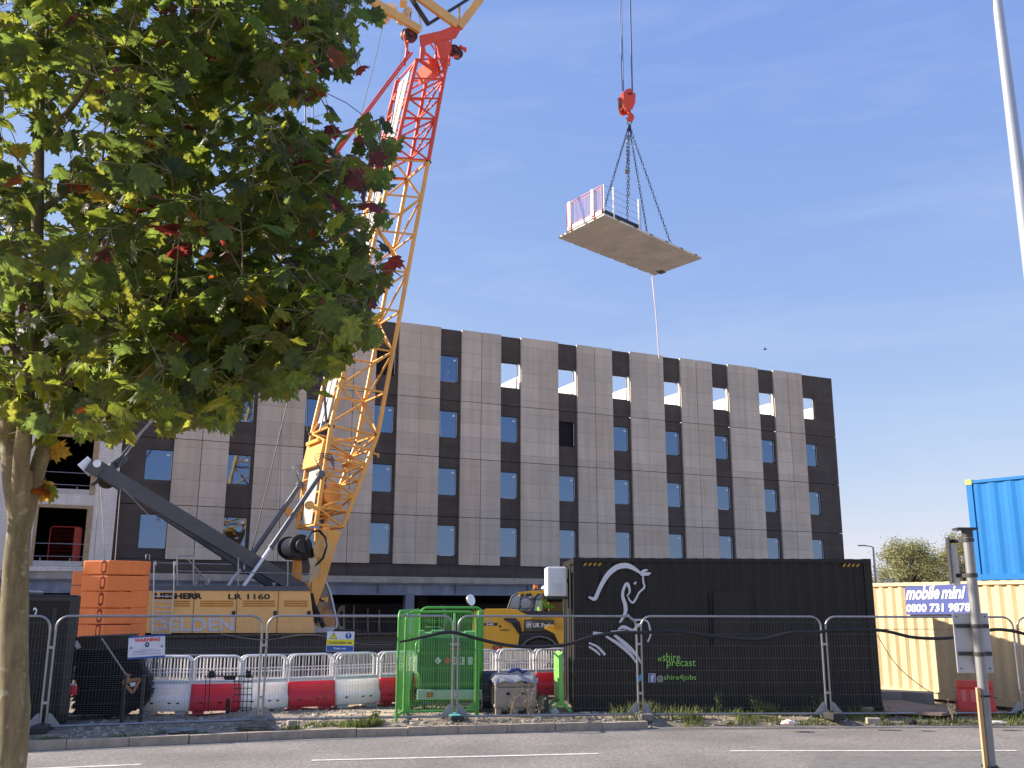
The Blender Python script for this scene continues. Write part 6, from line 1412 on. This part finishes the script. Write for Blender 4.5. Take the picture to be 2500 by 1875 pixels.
limb([tpx(126, 1030, .15), tpx(200, 1000, 0), tpx(280, 980, -.1), tpx(340, 985, -.15)], .016, .005, 6)
limb([tpx(72, 900, -.1), tpx(40, 860, -.3), tpx(0, 800, -.5), tpx(-60, 760, -.7)], .03, .012, 8)
limb([tpx(30, 1140), tpx(-40, 1000, .3), tpx(-140, 860, .6), tpx(-220, 640, .9)], .05, .015, 8)
limb([tpx(20, 1040, .05), tpx(38, 930, .1), tpx(30, 820, .15), tpx(20, 620, .3)], .022, .008, 8)
for k in range(26):
    random.seed(100+k); p = random.choice([b for b in BR if b[1] > .02 and b[0].z > 3.4])[0]; d = V((random.uniform(-1, 1), random.uniform(-1, 1), random.uniform(.1, .9))).normalized(); L_ = random.uniform(.6, 1.5)
    limb([p, p+d*L_*.5+V((0, 0, .05)), p+d*L_+V((0, 0, .02))], .012, .004, 6)
POLY = [(-900, 1000), (-300, 1060), (-20, 1070), (110, 1075), (200, 1062), (285, 1072), (330, 1010), (400, 1010), (480, 1020), (562, 1032), (600, 940), (680, 950), (722, 958), (770, 880), (800, 930), (848, 800), (905, 850), (915, 780), (880, 740), (950, 700), (985, 640), (940, 600), (880, 560), (955, 560), (965, 500), (930, 470), (980, 350), (950, 280), (905, 260), (880, 330), (780, 300), (700, 290), (680, 240), (740, 250), (780, 260), (800, 150), (880, 190), (900, 110), (935, 40), (925, -100), (1000, -700), (-900, -900)]
def inside(x, y):
    c = False; n_ = len(POLY); j = n_-1
    for i in range(n_):
        xi, yi = POLY[i]; xj, yj = POLY[j]
        if (yi > y) != (yj > y) and x < (xj-xi)*(y-yi)/(yj-yi)+xi: c = not c
        j = i
    return c
HALF = [(0, 0), (.09, -.07), (.2, -.08), (.36, -.05), (.31, .05), (.35, .10), (.54, .16), (.44, .22), (.45, .30), (.63, .50), (.50, .47), (.45, .50), (.47, .63), (.36, .57), (.26, .53), (.27, .68), (.30, .80), (.19, .77), (.13, .80), (0, 1)]
OUT = HALF+[(-x, y) for x, y in HALF[-2:0:-1]]
lm = MB(); LC = []
PAL = [(.027, .042, .012), (.031, .048, .013), (.038, .053, .012), (.046, .060, .013), (.044, .051, .012), (.022, .034, .011)]
AUT = [(.060, .020, .015), (.085, .036, .013), (.050, .016, .015), (.11, .08, .018), (.09, .078, .018)]
def leaf(p, size, seedcol):
    nrm = V((random.gauss(0, .55), random.gauss(0, .55)-.12, random.gauss(.62, .45))).normalized()
    tip = V((random.gauss(0, 1), random.gauss(0, 1), random.gauss(-.8, .6))); tip = (tip-nrm*tip.dot(nrm)).normalized(); sd = nrm.cross(tip)
    fold = random.uniform(.05, .55); droop = random.uniform(.0, .8); tw = random.uniform(-.25, .25); n0 = len(lm.f)
    vs = [p+tip*.3*size]
    for x, y in OUT: z = -fold*abs(x)-droop*y*y*.6+tw*x*y+.03*math.sin(x*9+y*7); vs.append(p+(sd*x*1.02+tip*y+nrm*z)*size)
    k = len(OUT); lm.add(vs, [(0, 1+i, 1+(i+1) % k) for i in range(k)], True); LC.append((n0, k, seedcol))
random.seed(21)
C0 = V((-3.2, 6.6, 5.3)); CL = []
while len(CL) < 1220:
    p = V((random.uniform(-6.4, -.5), random.uniform(4.5, 8.8), random.uniform(3.0, 8.2))); q = p-C0
    if (q.x/2.9)**2+(q.y/2.2)**2+(q.z/3.0)**2 > 1: continue
    x, y, d = proj(p)
    if not inside(x, y): continue
    if noise.noise(p*1.9+V((3, 1, 4))) < -.15: continue
    if x < -60 and random.random() < .6: continue
    if p.y > 7.4 and random.random() < .45: continue
    if x < 110 and y > 860 and random.random() < .7: continue
    if .0 < x < 330 and 120 < y < 640 and p.y < 6.7 and random.random() < .55: continue
    CL.append(p)
while len(CL) < 1220+300:
    p = tpx(random.uniform(300, 930), random.uniform(660, 1020), random.uniform(-1.5, 1.2)); x, y, d = proj(p)
    if inside(x, y) and y > 560+.0*x: CL.append(p)
CL.sort(key=lambda p: min((b[0]-p).length for b in BR))
for p in CL:
    b = min(BR, key=lambda b: (b[0]-p).length); 
    if (b[0]-p).length > .10:
        q = b[0].lerp(p, .5)+V((0, 0, .03)); tm.tube([b[0], q, p], [min(.007, b[1]), min(.0055, b[1]), min(.004, b[1])], 4, cap=False); BR += [(q, min(.0055, b[1])), (p, min(.004, b[1]))]
    aut = random.random(); clump_aut = AUT[random.randrange(len(AUT))] if aut < .010+.016*(p.x > -2.2) else None
    for _ in range(random.randint(4, 7)):
        o = V((random.gauss(0, .12), random.gauss(0, .12), random.gauss(-.03, .09))); pp_ = p+o
        xx, yy, dd = proj(pp_)
        if not inside(xx, yy) and random.random() < .97: continue
        c = clump_aut if clump_aut and random.random() < .7 else random.choice(PAL)
        if random.random() < .014: c = random.choice(AUT)
        v = random.uniform(.75, 1.25); sz = random.choice((random.uniform(.085, .13), random.uniform(.11, .165), random.uniform(.13, .19)))
        tm.tube([p, pp_], .0022, 3, cap=False)
        leaf(pp_, sz, (c[0]*v, c[1]*v, c[2]*v))
for (x, y, dy, c) in ((735, 200, -.4, AUT[1]), (760, 225, -.4, AUT[1]), (745, 238, -.45, AUT[0]), (880, 175, -.3, AUT[0]), (905, 740, -.4, AUT[0]), (880, 720, -.4, AUT[0]), (960, 640, -.6, AUT[0]), (940, 610, -.6, PAL[5]), (932, 690, -.55, PAL[4]), (800, 270, -.2, PAL[5]), (805, 320, -.2, AUT[2]), (870, 350, -.3, AUT[2]), (900, 290, -.4, PAL[3]), (940, 310, -.5, PAL[5]), (172, 430, -.9, AUT[0]), (180, 445, -.9, AUT[1]), (485, 870, -.9, AUT[3]), (125, 1110, .1, AUT[3]), (112, 1105, .1, AUT[3]), (105, 1195, .1, AUT[1]), (125, 1200, .1, PAL[4]), (115, 1190, .1, AUT[3]), (670, 890, -.6, AUT[2]), (860, 520, -.4, PAL[3]), (790, 340, -.2, AUT[2])):
    p = tpx(x, y-14, dy); leaf(p, random.uniform(.12, .17), c); b = min(BR, key=lambda b: (b[0]-p).length); tm.tube([b[0], b[0].lerp(p, .6)+V((0, 0, .03)), p], [.004, .003, .002], 4, cap=False)
tm.build('trunk', bark, maple, recalc=False)
lmat = bpy.data.materials.new('maple_leaf'); lmat.use_nodes = True
def _lf():
    t = lmat.node_tree; N = t.nodes; L = t.links; p = N['Principled BSDF']; p.inputs['Roughness'].default_value = .42; p.inputs['Specular IOR Level'].default_value = .35
    a = N.new('ShaderNodeVertexColor'); a.layer_name = 'leaf_colour'
    tc = N.new('ShaderNodeTexCoord'); nz = N.new('ShaderNodeTexNoise'); nz.inputs['Scale'].default_value = 38; nz.inputs['Detail'].default_value = 5; L.new(tc.outputs['Object'], nz.inputs[0])
    rr = N.new('ShaderNodeValToRGB'); rr.color_ramp.elements[0].position = .35; rr.color_ramp.elements[1].position = .68; rr.color_ramp.elements[0].color = (.7, .72, .75, 1); rr.color_ramp.elements[1].color = (1.3, 1.2, 1.0, 1); L.new(nz.outputs[0], rr.inputs[0])
    ml = N.new('ShaderNodeMixRGB'); ml.blend_type = 'MULTIPLY'; ml.inputs[0].default_value = 1; L.new(a.outputs[0], ml.inputs[1]); L.new(rr.outputs[0], ml.inputs[2]); L.new(ml.outputs[0], p.inputs['Base Color'])
    hs = N.new('ShaderNodeHueSaturation'); hs.inputs['Hue'].default_value = .482; hs.inputs['Saturation'].default_value = 1.1; hs.inputs['Value'].default_value = 8.5; L.new(ml.outputs[0], hs.inputs['Color'])
    tr = N.new('ShaderNodeBsdfTranslucent'); L.new(hs.outputs[0], tr.inputs[0])
    ms = N.new('ShaderNodeMixShader'); ms.inputs[0].default_value = .48; L.new(p.outputs[0], ms.inputs[1]); L.new(tr.outputs[0], ms.inputs[2]); L.new(ms.outputs[0], N['Material Output'].inputs[0])
_lf()
crown = lm.build('crown', lmat, maple, recalc=False)
ca = crown.data.color_attributes.new('leaf_colour', 'FLOAT_COLOR', 'CORNER'); buf = []
for n0, k, c in LC: buf += [c[0], c[1], c[2], 1.0]*(3*k)
ca.data.foreach_set('color', buf)
